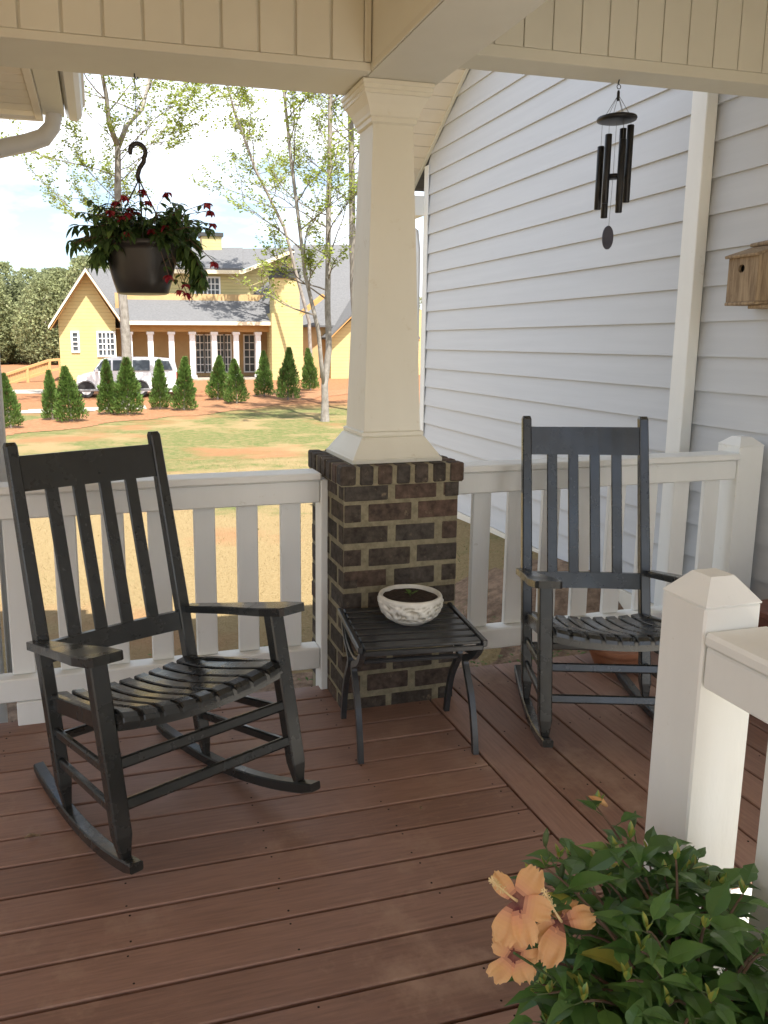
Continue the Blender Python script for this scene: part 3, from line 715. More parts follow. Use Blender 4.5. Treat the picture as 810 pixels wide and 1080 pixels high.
for k in range(104):
    a=rnd.uniform(0,2*math.pi); e=rnd.uniform(.35,1.35); Ls=rnd.uniform(.09,.19)*(1.12 if abs(math.cos(a))>.6 else .9)
    if e>1: Ls*=.85
    p=Vector((rnd.uniform(.0,.09)*math.cos(a),rnd.uniform(.0,.09)*math.sin(a),.185)); d=Vector((math.cos(a)*math.cos(e),math.sin(a)*math.cos(e),math.sin(e))); pts=[p.copy()]
    ns=9
    for i in range(ns):
        d=(d+Vector((rnd.uniform(-.12,.12),rnd.uniform(-.12,.12),-.115))).normalized(); p=p+d*Ls/ns; pts.append(p.copy())
        for q in range(3):
            aa=rnd.uniform(0,2*math.pi); ld=(d*.4+Vector((math.cos(aa),math.sin(aa),rnd.uniform(-.9,.35)))).normalized()
            tone=min(1,max(0,rnd.gauss(.35,.22)+(.25 if rnd.random()<.1 else 0)))
            leaf(b,p,ld,rnd.uniform(.028,.048),rnd.uniform(.014,.023),droop=rnd.uniform(.2,.7),t=tone)
    st.tube(pts,[.0016]*len(pts),4)
    if rnd.random()<.18: blossom(fl,pts[-1],.024)
for k in range(14): # trailing stems at the right and left sides
    a=rnd.uniform(-.35,.35) if k<10 else rnd.uniform(2.8,3.5); p=Vector((.12*math.cos(a),.12*math.sin(a),.18)); d=Vector((math.cos(a),math.sin(a),.3)); pts=[p.copy()]
    for i in range(11):
        d=(d+Vector((rnd.uniform(-.1,.1),rnd.uniform(-.1,.1),-.28))).normalized(); p=p+d*(.0155 if k<10 else .007); pts.append(p.copy())
        for q in range(3):
            aa=rnd.uniform(0,6.28); leaf(b,p,(math.cos(aa)*.7,math.sin(aa)*.7,rnd.uniform(-.9,.1)),rnd.uniform(.03,.055),rnd.uniform(.014,.024),droop=.6,t=min(1,max(0,rnd.gauss(.55,.3))))
    st.tube(pts,.0016,4)
    if k in (0,3,5): blossom(fl,pts[-1],.026)
for (px,py) in ((122,212),(135,224),(150,200),(156,212),(176,203),(222,222),(224,236),(196,300),(197,309),(190,306),(226,276),(116,222),(178,290),(131,206),(219,214)):
    q=W(px,py,Y=2.97+rnd.uniform(-.03,.03)); q=q-Vector(HB); blossom(fl,q,.024,10)
    base=Vector((q.x*.35,q.y*.3,.17)); mid=(base+q)/2+Vector((0,0,.05)); st.tube([base,mid,q],.0014,4)
    for u in (.35,.6,.85):
        pp=base.lerp(mid,u*2) if u<.5 else mid.lerp(q,(u-.5)*2)
        for z_ in range(2):
            aa=rnd.uniform(0,6.28); leaf(b,pp,(math.cos(aa),math.sin(aa),-.3),.038,.017,t=.4)
rnd=rnd_save
b.build('foliage',r); st.build('stems',r); fl.build('blossoms',r)

# ------------------------------------------------------------------ wind chime
CH=(2.175,3.15,2.54)
r=thing('wind_chime','black metal wind chime with an oval sail hanging from the right header','wind chime',CH)
b=mb('iron'); b.tube([(.0,0,.0),(-.004,0,-.018)],.003,6); b.tube([(.009*math.cos(a),0,-.028+.009*math.sin(a)) for a in [i*2*math.pi/12 for i in range(13)]],.0018,6); b.build('hook',r)
b=mb('chime'); b.lathe((0,0,-.085),[(.004,0),(.006,.006),(.006,.035),(.004,.042)],10)
for k in range(6):
    a=k*math.pi/3+.3; b.mat('cord'); b.tube([(0,0,-.06),(.055*math.cos(a),.055*math.sin(a),-.150)],.0011,4)
b.build('suspension_cords',r)
b=mb('chime',smooth=True); b.lathe((0,0,-.168),[(.066,0),(.080,.004),(.083,.011),(.080,.018),(.06,.024),(.02,.027)],36); b.build('top_disc',r)
for k in range(6):
    a=k*math.pi/3+.45; x,y=.058*math.cos(a),.058*math.sin(a); top=-.215-.012*((k*2)%5)+(.03 if x>0.02 else 0); ln=.262+.018*((k+2)%4)
    b=mb('chime',smooth=True); b.lathe((x,y,top-ln),[(.012,0),(.0142,.002),(.0142,ln-.002),(.012,ln)],14); o=b.build('chime_tube',r)
    b=mb('cord'); b.tube([(x,y,-.168),(x,y,top)],.0009,4); q=b.build('tube_cord',o)
b=mb('chime',smooth=True); b.lathe((0,0,-.40),[(.028,0),(.034,.004),(.034,.014),(.028,.018)],20); b.build('striker',r)
b=mb('cord'); b.tube([(0,0,-.16),(-.002,0,-.40),(-.008,0,-.60)],.001,4); b.build('striker_cord',r)
b=mb('sail',smooth=True)
for th in (1,):
    secs=[]
    for yy in (-.003,.003): secs.append([(-.010+.027*math.cos(a),yy,-.645+.050*math.sin(a)) for a in [i*2*math.pi/28 for i in range(28)]])
    b.smooth=False; b.loft(secs)
b.build('wind_sail',r)

# ------------------------------------------------------------------ birdhouse
BL=(XW-.018,3.135,1.63)
r=thing('birdhouse','rustic weathered wooden birdhouse with round hole hung on the siding','birdhouse',BL)
xf,xk=-.150,-.001; y0,y1=-.085,.085
b=mb('birdwood')
def pan(x0,x1,ya,yb,zf,zb_): # side panel with sloping top (front lower)
    b.add([(x0,ya,0),(x1,ya,0),(x1,yb,0),(x0,yb,0),(x0,ya,zf),(x1,ya,zb_),(x1,yb,zb_),(x0,yb,zf)],[(0,3,2,1),(4,5,6,7),(0,1,5,4),(1,2,6,5),(2,3,7,6),(3,0,4,7)])
pan(xf+.018,xk,y0,y0+.018,.208,.247); b.build('side_wall',r); b=mb('birdwood'); pan(xf+.018,xk,y1-.018,y1,.208,.247); b.build('side_wall',r)
b=mb('birdwood'); # front with a round hole (facing -x)
hz,hy,hr=.150,.008,.019; nn=24
ring=[(math.cos(2*math.pi*i/nn),math.sin(2*math.pi*i/nn)) for i in range(nn)]
fy0,fy1=y0-.004,y1+.004
def sq(c,s_):
    m_=max(abs(c),abs(s_)); cy=c/m_; sz=s_/m_
    return (lerp(fy0,fy1,(cy+1)/2), lerp(.0,.205,(sz+1)/2))
o0=len(b.v)
for xq in (xf,xf+.016):
    for c_,s_ in ring: b.v.append((xq,hy+hr*c_,hz+hr*s_))
    for c_,s_ in ring:
        yy,zz=sq(c_,s_); b.v.append((xq,yy,zz))
for i in range(nn):
    j=(i+1)%nn
    b.face([o0+i,o0+j,o0+nn+j,o0+nn+i]); b.face([o0+2*nn+i,o0+3*nn+i,o0+3*nn+j,o0+2*nn+j]); b.face([o0+i,o0+2*nn+i,o0+2*nn+j,o0+j]); b.face([o0+nn+i,o0+nn+j,o0+3*nn+j,o0+3*nn+i])
b.build('front_board',r)
b=mb('dark'); b.bb(xf+.03,xk-.03,y0+.02,y1-.02,.02,.2); b.build('hole_shade_block',r)  # near-black filler block stands in for the shade behind the hole
b=mb('birdwood'); b.bar((xf-.018,0,.205),(xk,0,.255),.200,.014,.003); b.build('roof',r)
b=mb('birdwood'); b.bb(xf-.006,xk,y0-.006,y1+.006,-.016,-.001,.003); b.bb(xf+.02,xk,y0-.02,y0+.06,-.034,-.017,.004); b.build('base_board',r)
b=mb('birdwood',smooth=True); b.tube([(xk-.016,y0-.025,.268),(xk-.018,y0+.06,.270),(xk-.014,y1+.02,.268)],[.010,.013,.009],9); b.build('ridge_log',r)

# ------------------------------------------------------------------ steps, terracotta pot
SL=(2.7,2.2,0)
r=thing('wooden_steps','brown stained wooden steps against the siding behind the right chair','steps',SL)
rot=Matrix.Rotation(R(-14),3,'Z')
for i,(xa,zt_) in enumerate(((2.42,.155),(2.70,.31))):
    b=mb('stair'); b.bb(xa,3.02,1.75,2.86-.12*i,.0 if i==0 else .157,zt_-.03); off(b,SL).build('riser',r)
    b=mb('stair'); b.bb(xa-.025,3.02,1.74,2.88-.12*i,zt_-.028,zt_,.004); off(b,SL).build('tread',r)
r=thing('terracotta_pot','low round terracotta pot on the deck beneath the right chair','pot',(2.19,2.93,0))
b=mb('terra',smooth=True); b.lathe((0,0,0.001),[(.085,0),(.095,.003),(.118,.06),(.124,.075),(.134,.077),(.136,.10),(.128,.102),(.120,.09)],32); b.build('pot_body',r)
b=mb('soil'); b.lathe((0,0,.085),[(.119,0),(.06,.004),(.0005,.005)],20); b.build('soil',r)

# ------------------------------------------------------------------ hibiscus in a pot
HP=(.935,.98,0)
rnd_save=rnd; rnd=random.Random(5)
r=thing('potted_hibiscus','leafy potted hibiscus with three apricot blooms at the bottom right','potted plant',HP)
b=mb('terra',smooth=True); b.lathe((0,0,.001),[(.10,0),(.108,.004),(.135,.17),(.138,.19),(.15,.192),(.152,.225),(.143,.227),(.138,.20)],32); b.build('pot',r)
b=mb('soil'); b.lathe((0,0,.195),[(.137,0),(.07,.004),(.0005,.006)],20); b.build('soil',r)
b=mb('hib_leaf'); b.recalc=False; st=mb('woody')
ovate=[0,.52,.86,1.0,.94,.78,.56,.34,.15,0]
def hleaf(p,d,L,t=None):
    leaf(b,p,d,L,L*rnd.uniform(.40,.52),fold=rnd.uniform(.15,.5),droop=rnd.uniform(.05,.5),t=min(1,max(0,rnd.gauss(.42,.2))) if t is None else t,serr=.16,prof=ovate)
def hstem(end,base=None,leaves=9,sp=.8):
    base=base or Vector((rnd.uniform(-.05,.05),rnd.uniform(-.05,.05),.2)); end=Vector(end)
    ctrl=base.lerp(end,.5)+Vector((0,0,.05+.08*rnd.random())); pts=[]
    for i in range(11):
        t=i/10; pts.append(base*(1-t)**2+ctrl*2*t*(1-t)+end*t*t)
    st.mat('woody'); st.tube(pts,[lerp(.0045,.0018,i/10) for i in range(11)],5)
    for k in range(leaves):
        t=lerp(1-sp,1,k/(leaves-1))*10; i=min(9,int(t)); p=pts[i].lerp(pts[i+1],t-i); a=k*2.4+rnd.random(); ax=(pts[i+1]-pts[i]).normalized()
        d=(Vector((math.cos(a),math.sin(a),rnd.uniform(-.15,.45)))+ax*.5).normalized(); q=p+d*.02; st.mat('stem'); st.tube([p,q],.0011,4); hleaf(q,d,rnd.uniform(.060,.112)*(1 if t<9 else .7))
    for k in range(4):
        a=rnd.uniform(0,6.28); leaf(b,end,(math.cos(a)*.4,math.sin(a)*.4,1),rnd.uniform(.02,.035),.012,t=.95,droop=0)
    return pts
ends=[]
for k in range(50):
    a=rnd.uniform(0,2*math.pi); rr=.33*math.sqrt(rnd.random()); x,y=rr*math.cos(a)*(1.0 if math.cos(a)>0 else .88),rr*math.sin(a)*.85
    zt_=.51-.9*(rr)**2*1.1+rnd.uniform(-.12,.05)
    if HP[0]+x>1.07: x=1.07-HP[0]-rnd.random()*.05
    hstem((x,y,zt_))
# outward low stems fill the skirt
for k in range(34):
    a=rnd.uniform(math.pi*.55,math.pi*1.75); rr=rnd.uniform(.20,.29); hstem((rr*math.cos(a),rr*math.sin(a)*.9,rnd.uniform(.22,.40)),leaves=10)
# tall shoots seen against the deck
for (px,py,yy) in ((630,852,1.22),(590,905,1.12),(560,930,1.08),(665,885,1.15),(720,920,1.12),(610,985,1.05),(575,915,1.1),(650,900,1.12),(680,925,1.1),(700,950,1.08),(760,935,1.08),(640,930,1.1)):
    e=W(px,py,Y=yy)-Vector(HP); hstem(e,leaves=8,sp=.5)
# buds
for (px,py,yy) in ((575,870,1.12),(592,905,1.12),(729,905,1.12),(744,910,1.1),(757,915,1.1),(668,850,1.2)):
    e=W(px,py+22,Y=yy)-Vector(HP); bd=mb('stem',smooth=True); bd.tube([e,e+Vector((0,0,.012)),e+Vector((.001,0,.022)),e+Vector((.002,0,.034))],[.003,.0055,.005,.001],7); bd.build('flower_bud',r)
    base=Vector((e.x*.6,e.y*.6,.30)); st.mat('stem'); st.tube([base,(base+e)/2+Vector((0,0,.03)),e],.0014,5)
e=W(640,850,Y=1.22)-Vector(HP); bd=mb('petal',smooth=True); bd.t=.8; bd.tube([e,e+Vector((-.012,0,.012)),e+Vector((-.028,0,.020)),e+Vector((-.042,0,.028))],[.003,.006,.0055,.001],8); bd.build('flower_bud',r)
# blooms
def bloom(px,py,yy,face,R_,specs,nm='bloom'):
    c=W(px,py,Y=yy)-Vector(HP); f=Vector(face).normalized(); x=Vector((0,0,1)).cross(f).normalized(); y=f.cross(x)
    pb=mb('petal',smooth=True); pb.recalc=False
    for (ang,ln,wd,bend) in specs:
        a=R(ang); d=(x*math.cos(a)+y*math.sin(a)); sd=(-x*math.sin(a)+y*math.cos(a)); nu,nv=11,13; o=len(pb.v)
        for i in range(nu):
            u=i/(nu-1); wv=wd*(math.sin(min(1,u*.93+.03)*math.pi*.72)**.8)*(1 if u<.9 else .86)
            for j in range(nv):
                v=(j/(nv-1)-.5)*2; ruff=.13*math.sin(v*5+ang)*u*u+.09*math.sin(v*11+ang*2)*u**3+.10*noise.noise(Vector((u*3+ang,v*2,ang)))*u
                hgt=(.30*u-bend*u*u+ruff+.12*(v*v)*u)
                rim=1+.10*noise.noise(Vector((v*3,ang,1)))+.035*math.sin(v*17+ang) if i==nu-1 else 1
                p=c+d*(R_*ln*(u*rim)*(1-.10*v*v*u))+sd*(R_*wv*v*.62)+f*(R_*hgt*.8); pb.v.append(tuple(p))
        for i in range(nu-1):
            for j in range(nv-1):
                pb.face([o+i*nv+j,o+i*nv+j+1,o+(i+1)*nv+j+1,o+(i+1)*nv+j],(i+.5)/(nu-1)*1.0)
    o_=pb.build(nm,r)
    return c,f,x,y,o_
def stamen(c,f,dirv,L,parent):
    p=mb('pistil',smooth=True); d=Vector(dirv).normalized(); pts=[c+d*(L*i/6)+Vector((0,0,.08*L*(i/6)**2)) for i in range(7)]; p.tube(pts,[.0028,.0022,.0018,.0016,.0015,.0014,.0012],6)
    for k in range(46):
        t=rnd.uniform(.5,.97)*6; i=min(5,int(t)); q=pts[i].lerp(pts[i+1],t-i); a=rnd.uniform(0,6.28); w=Vector((math.cos(a),math.sin(a)*.6,math.sin(a)))*rnd.uniform(.004,.008); p.tube([q,q+w],[.0004,.0009],3)
    for k in range(5):
        a=k*1.256; w=d*.006+Vector((math.cos(a),0,math.sin(a)))*.004; p.tube([pts[-1],pts[-1]+w],[.0007,.0016],4)
    p.build('pistil',parent)
tc=Vector((-.45,-.85,.42))
cc=bloom(545,950,1.03,(-.45,-.80,.42),.054,[(58,1.15,.66,.45),(-8,1.05,.62,.25),(-70,1.25,.62,.25),(-108,1.35,.70,.40),(138,.95,.50,.55)]); stamen(cc[0],cc[1],W(503,922,Y=.99)-Vector(HP)-cc[0],.088,cc[4])
cc=bloom(592,972,1.02,(-.15,-.62,.78),.056,[(38,.98,.42,.9),(8,1.12,.55,.6),(-122,1.30,.60,.5),(-158,.95,.42,.8),(100,.45,.35,.9)]); stamen(cc[0],cc[1],W(562,926,Y=1.0)-Vector(HP)-cc[0],.080,cc[4])
cc=bloom(543,1006,1.02,(-.4,-.9,.1),.050,[(150,.8,.6,.4),(85,.7,.6,.3),(-62,1.05,.64,.35),(-128,1.2,.62,.35),(-5,.9,.5,.6)])
st.mat('stem')
for (px,py,yy) in ((545,950,1.03),(591,972,1.02),(543,1008,.985)):
    e=W(px,py,Y=yy)-Vector(HP)+Vector((.004,.01,-.004)); q=Vector((e.x*.45,e.y*.5+.02,.30)); st.tube([q,(q+e)/2+Vector((0,.02,.0)),e],.0022,5)
for ob in [o for o in r.children if o.name.startswith('bloom')]: pass
b.build('foliage',r); st.build('stems',r)
rnd=rnd_save

# ------------------------------------------------------------------ far yellow house
FH=(4,45,0)
r=thing('yellow_house','yellow clapboard house with white porch columns and grey roof across the lawn','house',FH)
def fb(b,nm,parent=None,**k): return off(b,FH).build(nm,parent or r,**k)
gh=-.62
# left gable wing, wall plane y=43.3
WY=43.3
b=mb('yellow'); xl,xr,ze,za=-1.98,.83,2.60,4.80; xm=-.52
b.add([(xl,WY,gh-.3),(xr,WY,gh-.3),(xr,WY,ze),(xm+.0,WY,za),(xl,WY,ze),(xl,WY+5,gh-.3),(xr,WY+5,gh-.3),(xr,WY+5,ze),(xm,WY+5,za),(xl,WY+5,ze)],[(0,1,2,3,4),(5,9,8,7,6),(0,4,9,5),(1,6,7,2)])
fb(b,'wing_wall')
def slab(b,p,q,y0,y1,th=.12): # roof plane between 2D points (x,z) extruded along y
    (x0,z0),(x1,z1)=p,q
    vs=[(x0,y0,z0),(x1,y0,z1),(x1,y1,z1),(x0,y1,z0),(x0,y0,z0+th),(x1,y0,z1+th),(x1,y1,z1+th),(x0,y1,z0+th)]
    b.add(vs,[(0,1,2,3),(4,7,6,5),(0,4,5,1),(1,5,6,2),(2,6,7,3),(3,7,4,0)])
b=mb('shingle'); slab(b,(-2.42,2.13),(xm,4.98),WY-.62,WY+5.2); slab(b,(1.30,2.13),(xm,4.98),WY-.62,WY+5.2); fb(b,'wing_roof')
b=mb('cream'); slab(b,(-2.44,2.02),(xm,4.86),WY-.66,WY-.60,.17); slab(b,(1.32,2.02),(xm,4.86),WY-.66,WY-.60,.17); fb(b,'fascia')
b=mb('ochre'); slab(b,(-2.36,1.99),(xm,4.78),WY-.595,WY-.01,.05); slab(b,(1.32,1.99),(xm,4.78),WY-.595,WY-.01,.05); fb(b,'soffit')  # ochre combines the soffit's own colour with painted-in rake shadow
def window(x0,x1,z0,z1,y,nx,nz,parent=None,fr_=.09,door=False):
    f=mb('white')
    f.bb(x0-fr_,x1+fr_,y-.06,y-.002,z1,z1+fr_); f.bb(x0-fr_,x1+fr_,y-.06,y-.002,z0-fr_,z0)
    f.bb(x0-fr_,x0,y-.058,y-.002,z0,z1); f.bb(x1,x1+fr_,y-.058,y-.002,z0,z1)
    for i in range(1,nx): xx=lerp(x0,x1,i/nx); wb_=.045 if not(nx>=4 and i==nx//2) else .09; f.bb(xx-wb_/2,xx+wb_/2,y-.05,y-.012,z0,z1)
    for i in range(1,nz): zz=lerp(z0,z1,i/nz); f.bb(x0,x1,y-.048,y-.014,zz-.022,zz+.022)
    o=fb(f,'door' if door else 'window'); g=mb('glass'); g.bb(x0,x1,y-.010,y-.001,z0,z1); q=off(g,FH).build('pane',o); return o
window(-1.32,-1.08,.95,1.85,WY,1,4); window(-.05,.72,.72,1.85,WY,4,4)
# porch roof (shed) and beam
b=mb('shingle'); b.add([(1.10,42.45,2.36),(9.6,42.45,2.36),(9.6,46,3.9),(1.10,46,3.9),(1.10,42.45,2.46),(9.6,42.45,2.46),(9.6,46,4.0),(1.10,46,4.0)],[(0,1,2,3),(4,7,6,5),(0,4,5,1),(1,5,6,2),(2,6,7,3),(3,7,4,0)]); fb(b,'porch_roof')
b=mb('cream'); b.bb(1.10,9.65,42.38,42.45,2.26,2.45); fb(b,'fascia')
b=mb('ochre'); b.bb(1.1,9.5,42.9,43.1,1.92,2.30); fb(b,'porch_beam')
b=mb('porch_back'); b.bb(.9,9.6,45.2,45.35,gh-.3,4.0); b.bb(.85,9.5,43.15,45.2,2.06,2.10); fb(b,'porch_wall')
b=mb('concreted'); b.bb(.9,9.6,42.7,45.2,gh-.3,-.52); b.bb(6.2,8.0,42.1,42.7,gh-.3,-.62); fb(b,'porch_floor')
for px in (137,159,181,203,226,249,272):
    x=W(px,370,Y=43).x; c=mb('white'); c.bb(x-.14,x+.14,42.86,43.14,-.50,1.92,.01); c.bb(x-.19,x+.19,42.81,43.19,-.52,-.36); c.bb(x-.19,x+.19,42.81,43.19,1.78,1.915); fb(c,'column')
sc=45.2/43
for (pa,pb,door) in ((207,215,1),(216,222,1),(229,236,1),(237,243,1),(258,268,1),(283,289,0)):
    x0=W(pa,370,Y=45.2).x; x1=W(pb,370,Y=45.2).x; window(x0,x1,-.25 if door else .5,1.75,45.2,2,5,fr_=.07,door=bool(door))
# upper storey
UY=46.0
b=mb('yellow'); pts=[(172,325),(172,284.5),(256,285),(309,264),(309,330)]
P=[W(px,py,Y=UY) for px,py in pts]; b.add([tuple(p) for p in P]+[(p.x,UY+3.5,p.z) for p in P],[(0,1,2,3,4),(9,8,7,6,5),(0,5,6,1),(1,6,7,2),(2,7,8,3),(3,8,9,4)]); fb(b,'upper_wall')
p0=W(206,293,Y=UY); p1=W(231,312,Y=UY); window(p0.x,p1.x,p1.z,p0.z,UY,6,3)
# upper roof
def plane4(b,pts,th=.12):
    vs=[tuple(p) for p in pts]+[(p[0],p[1],p[2]+th) for p in pts]; n=len(pts)
    b.add(vs,[tuple(range(n)),tuple(range(2*n-1,n-1,-1))]+[(i,(i+1)%n,n+(i+1)%n,n+i) for i in range(n)])
b=mb('shingle'); plane4(b,[W(160,284,Y=45.3),W(256,285,Y=45.3),W(309.5,263.5,Y=45.3),W(312,261,Y=50),W(200,263,Y=50),W(160,262,Y=50)] and [tuple(W(165,284.5,Y=45.4)),tuple(W(256,285.5,Y=45.4)),tuple(W(256,263.3,Y=50)),tuple(W(165,264,Y=50))]); 
b.add([tuple(W(256,284.3,Y=45.4)),tuple(W(310,263,Y=45.4)),tuple(W(311,261,Y=50)),tuple(W(256,262.3,Y=50))],[(0,1,2,3)]); fb(b,'upper_roof')
b=mb('cream'); a=W(172,286,Y=45.36); c=W(256,287,Y=45.36); b.bar(a,c,.06,.2); d=W(310,264.5,Y=45.36); b.bar(c,d,.06,.18); fb(b,'fascia')
# big roof on the right, ridge high, descending toward the viewer
b=mb('shingle'); plane4(b,[tuple(W(297,345,Y=43.2)),tuple(W(420,345,Y=43.2)),tuple(W(420,259,Y=51)),tuple(W(309,260,Y=51))],.1)
plane4(b,[tuple(W(262,315,Y=45.9)),tuple(W(297,326,Y=43.6)),tuple(W(300,285,Y=45.8)),tuple(W(292,290,Y=45.9))],.05); fb(b,'main_roof')
b=mb('shingle'); plane4(b,[tuple(W(*q[:2],Y=q[2])) for q in ((262,317,45.9),(298,331,44.6),(302,276,45.0),(294,284,45.5),(286,297,45.7),(274,309,45.85))],.02); off(b,FH).build('valley_roof',r)
b=mb('shingle'); plane4(b,[tuple(W(*q[:2],Y=q[2])) for q in ((122,334,44.4),(172,317,45.95),(172,284,49.5),(92,283.5,49.5))],.02); off(b,FH).build('valley_roof',r)
b=mb('slateh'); plane4(b,[tuple(W(294,288,Y=45.85)),tuple(W(300,276,Y=45.75)),tuple(W(310.5,264,Y=45.3)),tuple(W(306,262.8,Y=45.3))],.05); fb(b,'dark_flashing')
b=mb('ochre'); b.bar(W(315,333,Y=42.4),W(341,312,Y=42.4),.5,.22); fb(b,'small_gable_rake')
# right wing
RY=42.6
b=mb('porch_back'); P=[W(318,400,Y=RY+1),W(318,345,Y=RY+1),W(352,345,Y=RY+1),W(352,400,Y=RY+1)]; b.add([tuple(p) for p in P]+[(p.x,p.y+4,p.z) for p in P],[(0,1,2,3),(7,6,5,4),(0,4,5,1),(1,5,6,2),(2,6,7,3)])  # tan instead of yellow paints the shade on this recessed wall
b.mat('yellow'); P=[W(349,402,Y=RY),W(349,357,Y=RY),W(395,315,Y=RY),W(440,357,Y=RY),W(440,402,Y=RY)]; b.add([tuple(p) for p in P]+[(p.x,p.y+5,p.z) for p in P],[(0,1,2,3,4),(9,8,7,6,5),(0,5,6,1),(4,3,8,9)]); fb(b,'wing_wall')
b=mb('shingle'); A_=W(346,358,Y=RY-.5);B_=W(395,309,Y=RY-.5);C__=W(443,358,Y=RY-.5); slab(b,(A_.x,A_.z),(B_.x,B_.z),RY-.5,RY+5.5); slab(b,(C__.x,C__.z),(B_.x,B_.z),RY-.5,RY+5.5); fb(b,'wing_roof')
b=mb('ochre'); slab(b,(A_.x,A_.z-.1),(B_.x,B_.z-.1),RY-.5,RY-.01,.08); slab(b,(C__.x,C__.z-.1),(B_.x,B_.z-.1),RY-.5,RY-.01,.08); fb(b,'soffit')
# chimneys
b=mb('yellow'); p0=W(289,293,Y=42.2); p1=W(316,330,Y=42.2); p2=W(287,400,Y=42.2); p3=W(319.5,400,Y=42.2)
b.bb(p0.x,p1.x,42.2,43.4,p1.z-.02,p0.z); b.bb(p2.x,p3.x,42.15,43.45,-1.0,p1.z-.021); o=fb(b,'chimney')
b=mb('slateh'); b.bb(p0.x-.08,p1.x+.08,42.12,43.48,p0.z+.002,p0.z+.18); b.bb(p0.x,p1.x,42.2,43.4,p0.z+.185,p0.z+.34); b.bb(p0.x-.06,p1.x+.06,42.14,43.46,p0.z+.345,p0.z+.5); q=off(b,FH).build('chimney_cap',o)
b=mb('yellow'); p0=W(212,250,Y=50); p1=W(233,275,Y=50); b.bb(p0.x,p1.x,49.5,50.7,p1.z,p0.z); o=fb(b,'chimney')
b=mb('slateh'); b.bb(p0.x-.1,p1.x+.1,49.4,50.8,p0.z+.002,p0.z+.22); q=off(b,FH).build('chimney_cap',o)
# body block behind so nothing is hollow from the side
b=mb('yellow'); b.bb(.9,22,46.8,52,gh-.4,3.3); fb(b,'rear_wall')

# lumber ramp with rail
r=thing('wooden_ramp','new orange lumber ramp railing sloping down beside the yellow house','ramp',(-3.5,43.5,-.6))
RL=(-3.5,43.5,-.6)
A0=W(63,379,Y=43.5); A1=W(52,380,Y=43.5); A2=W(-6,399,Y=42.0); B0=W(63,389,Y=43.5); B1=W(52,391,Y=43.5); B2=W(-6,410,Y=42)
b=mb('newwood')
b.bar(A0,A1,.1,.12); b.bar(A1,A2,.1,.12); off(b,RL).build('top_rail',r)
b=mb('newwood'); b.bar(B0,B1,.1,.12); b.bar(B1,B2,.1,.12); off(b,RL).build('bottom_rail',r)
for px in (62,52,28,3):
    t=(52-px)/58 if px<=52 else 0; p=A1.lerp(A2,t) if px<=52 else A0; b=mb('newwood'); b.bb(p.x-.07,p.x+.07,p.y-.06,p.y+.06,gz(p.x,p.y)-.1,p.z+.04); off(b,RL).build('post',r)
b=mb('newwood')
for k in range(34):
    t=k/34; p=A1.lerp(A2,t); q=B1.lerp(B2,t); b.bb(p.x-.03,p.x+.03,p.y+.02,p.y+.05,q.z,p.z)
off(b,RL).build('pickets',r)

# ------------------------------------------------------------------ van
VL=(1.0,34.0,gz(1,34)); VY=33.3
r=thing('minivan','white minivan parked behind the small evergreens in front of the yellow house','minivan',VL)
def vp(px,py): p=W(px,py,Y=VY); return (p.x,p.z)
prof=[vp(80.5,412),vp(80,404),vp(82,398.5),vp(88,395.5),vp(97,393.5),vp(106,381),vp(111,378.3),vp(125,377),vp(165,377.2),vp(181,378.5),vp(185,382),vp(188,395),vp(189.5,409),vp(188,413)]
gzv=gz(1,34)
b=mb('vanpaint'); W2=.85
secs=[]
zt_=max(z for x,z in prof); zb_=min(z for x,z in prof)
def inset(z): # tumblehome
    return .0 if z<.15 else .14*(z-.15)/(zt_-.15)
cy=VY+W2
secs=[]
for sgn,ins in ((-1,1),(1,1)):
    secs.append([(x,cy+sgn*(W2-inset(z)),z) for x,z in prof])
b.loft(secs); off(b,VL).build('body',r)
g=mb('glass')
def pane(pxs,nm='side_window'):
    g=mb('glass'); pts=[vp(*q) for q in pxs]; f1=[(x,cy-(W2-inset(z))-.006,z) for x,z in pts]; f2=[(x,cy-(W2-inset(z))+.01,z) for x,z in pts]; g.loft([f1,f2]); off(g,VL).build(nm,r)
pane([(99,391.5),(106,383),(108,380.5),(117,380),(117,391)]); pane([(119,391),(119,380),(137,379.8),(137,391)]); pane([(140,391),(140,379.8),(158,379.8),(158,391)]); pane([(163,390.5),(163,380),(178,380.5),(182,390)])
g=mb('glass'); a=vp(97.6,393); c=vp(105.5,382); g.add([(a[0]-.01,cy-W2+.12,a[1]),(a[0]-.01,cy+W2-.12,a[1]),(c[0]-.01,cy+W2-.22,c[1]),(c[0]-.01,cy-W2+.22,c[1])],[(0,1,2,3)]); off(g,VL).build('windshield',r)
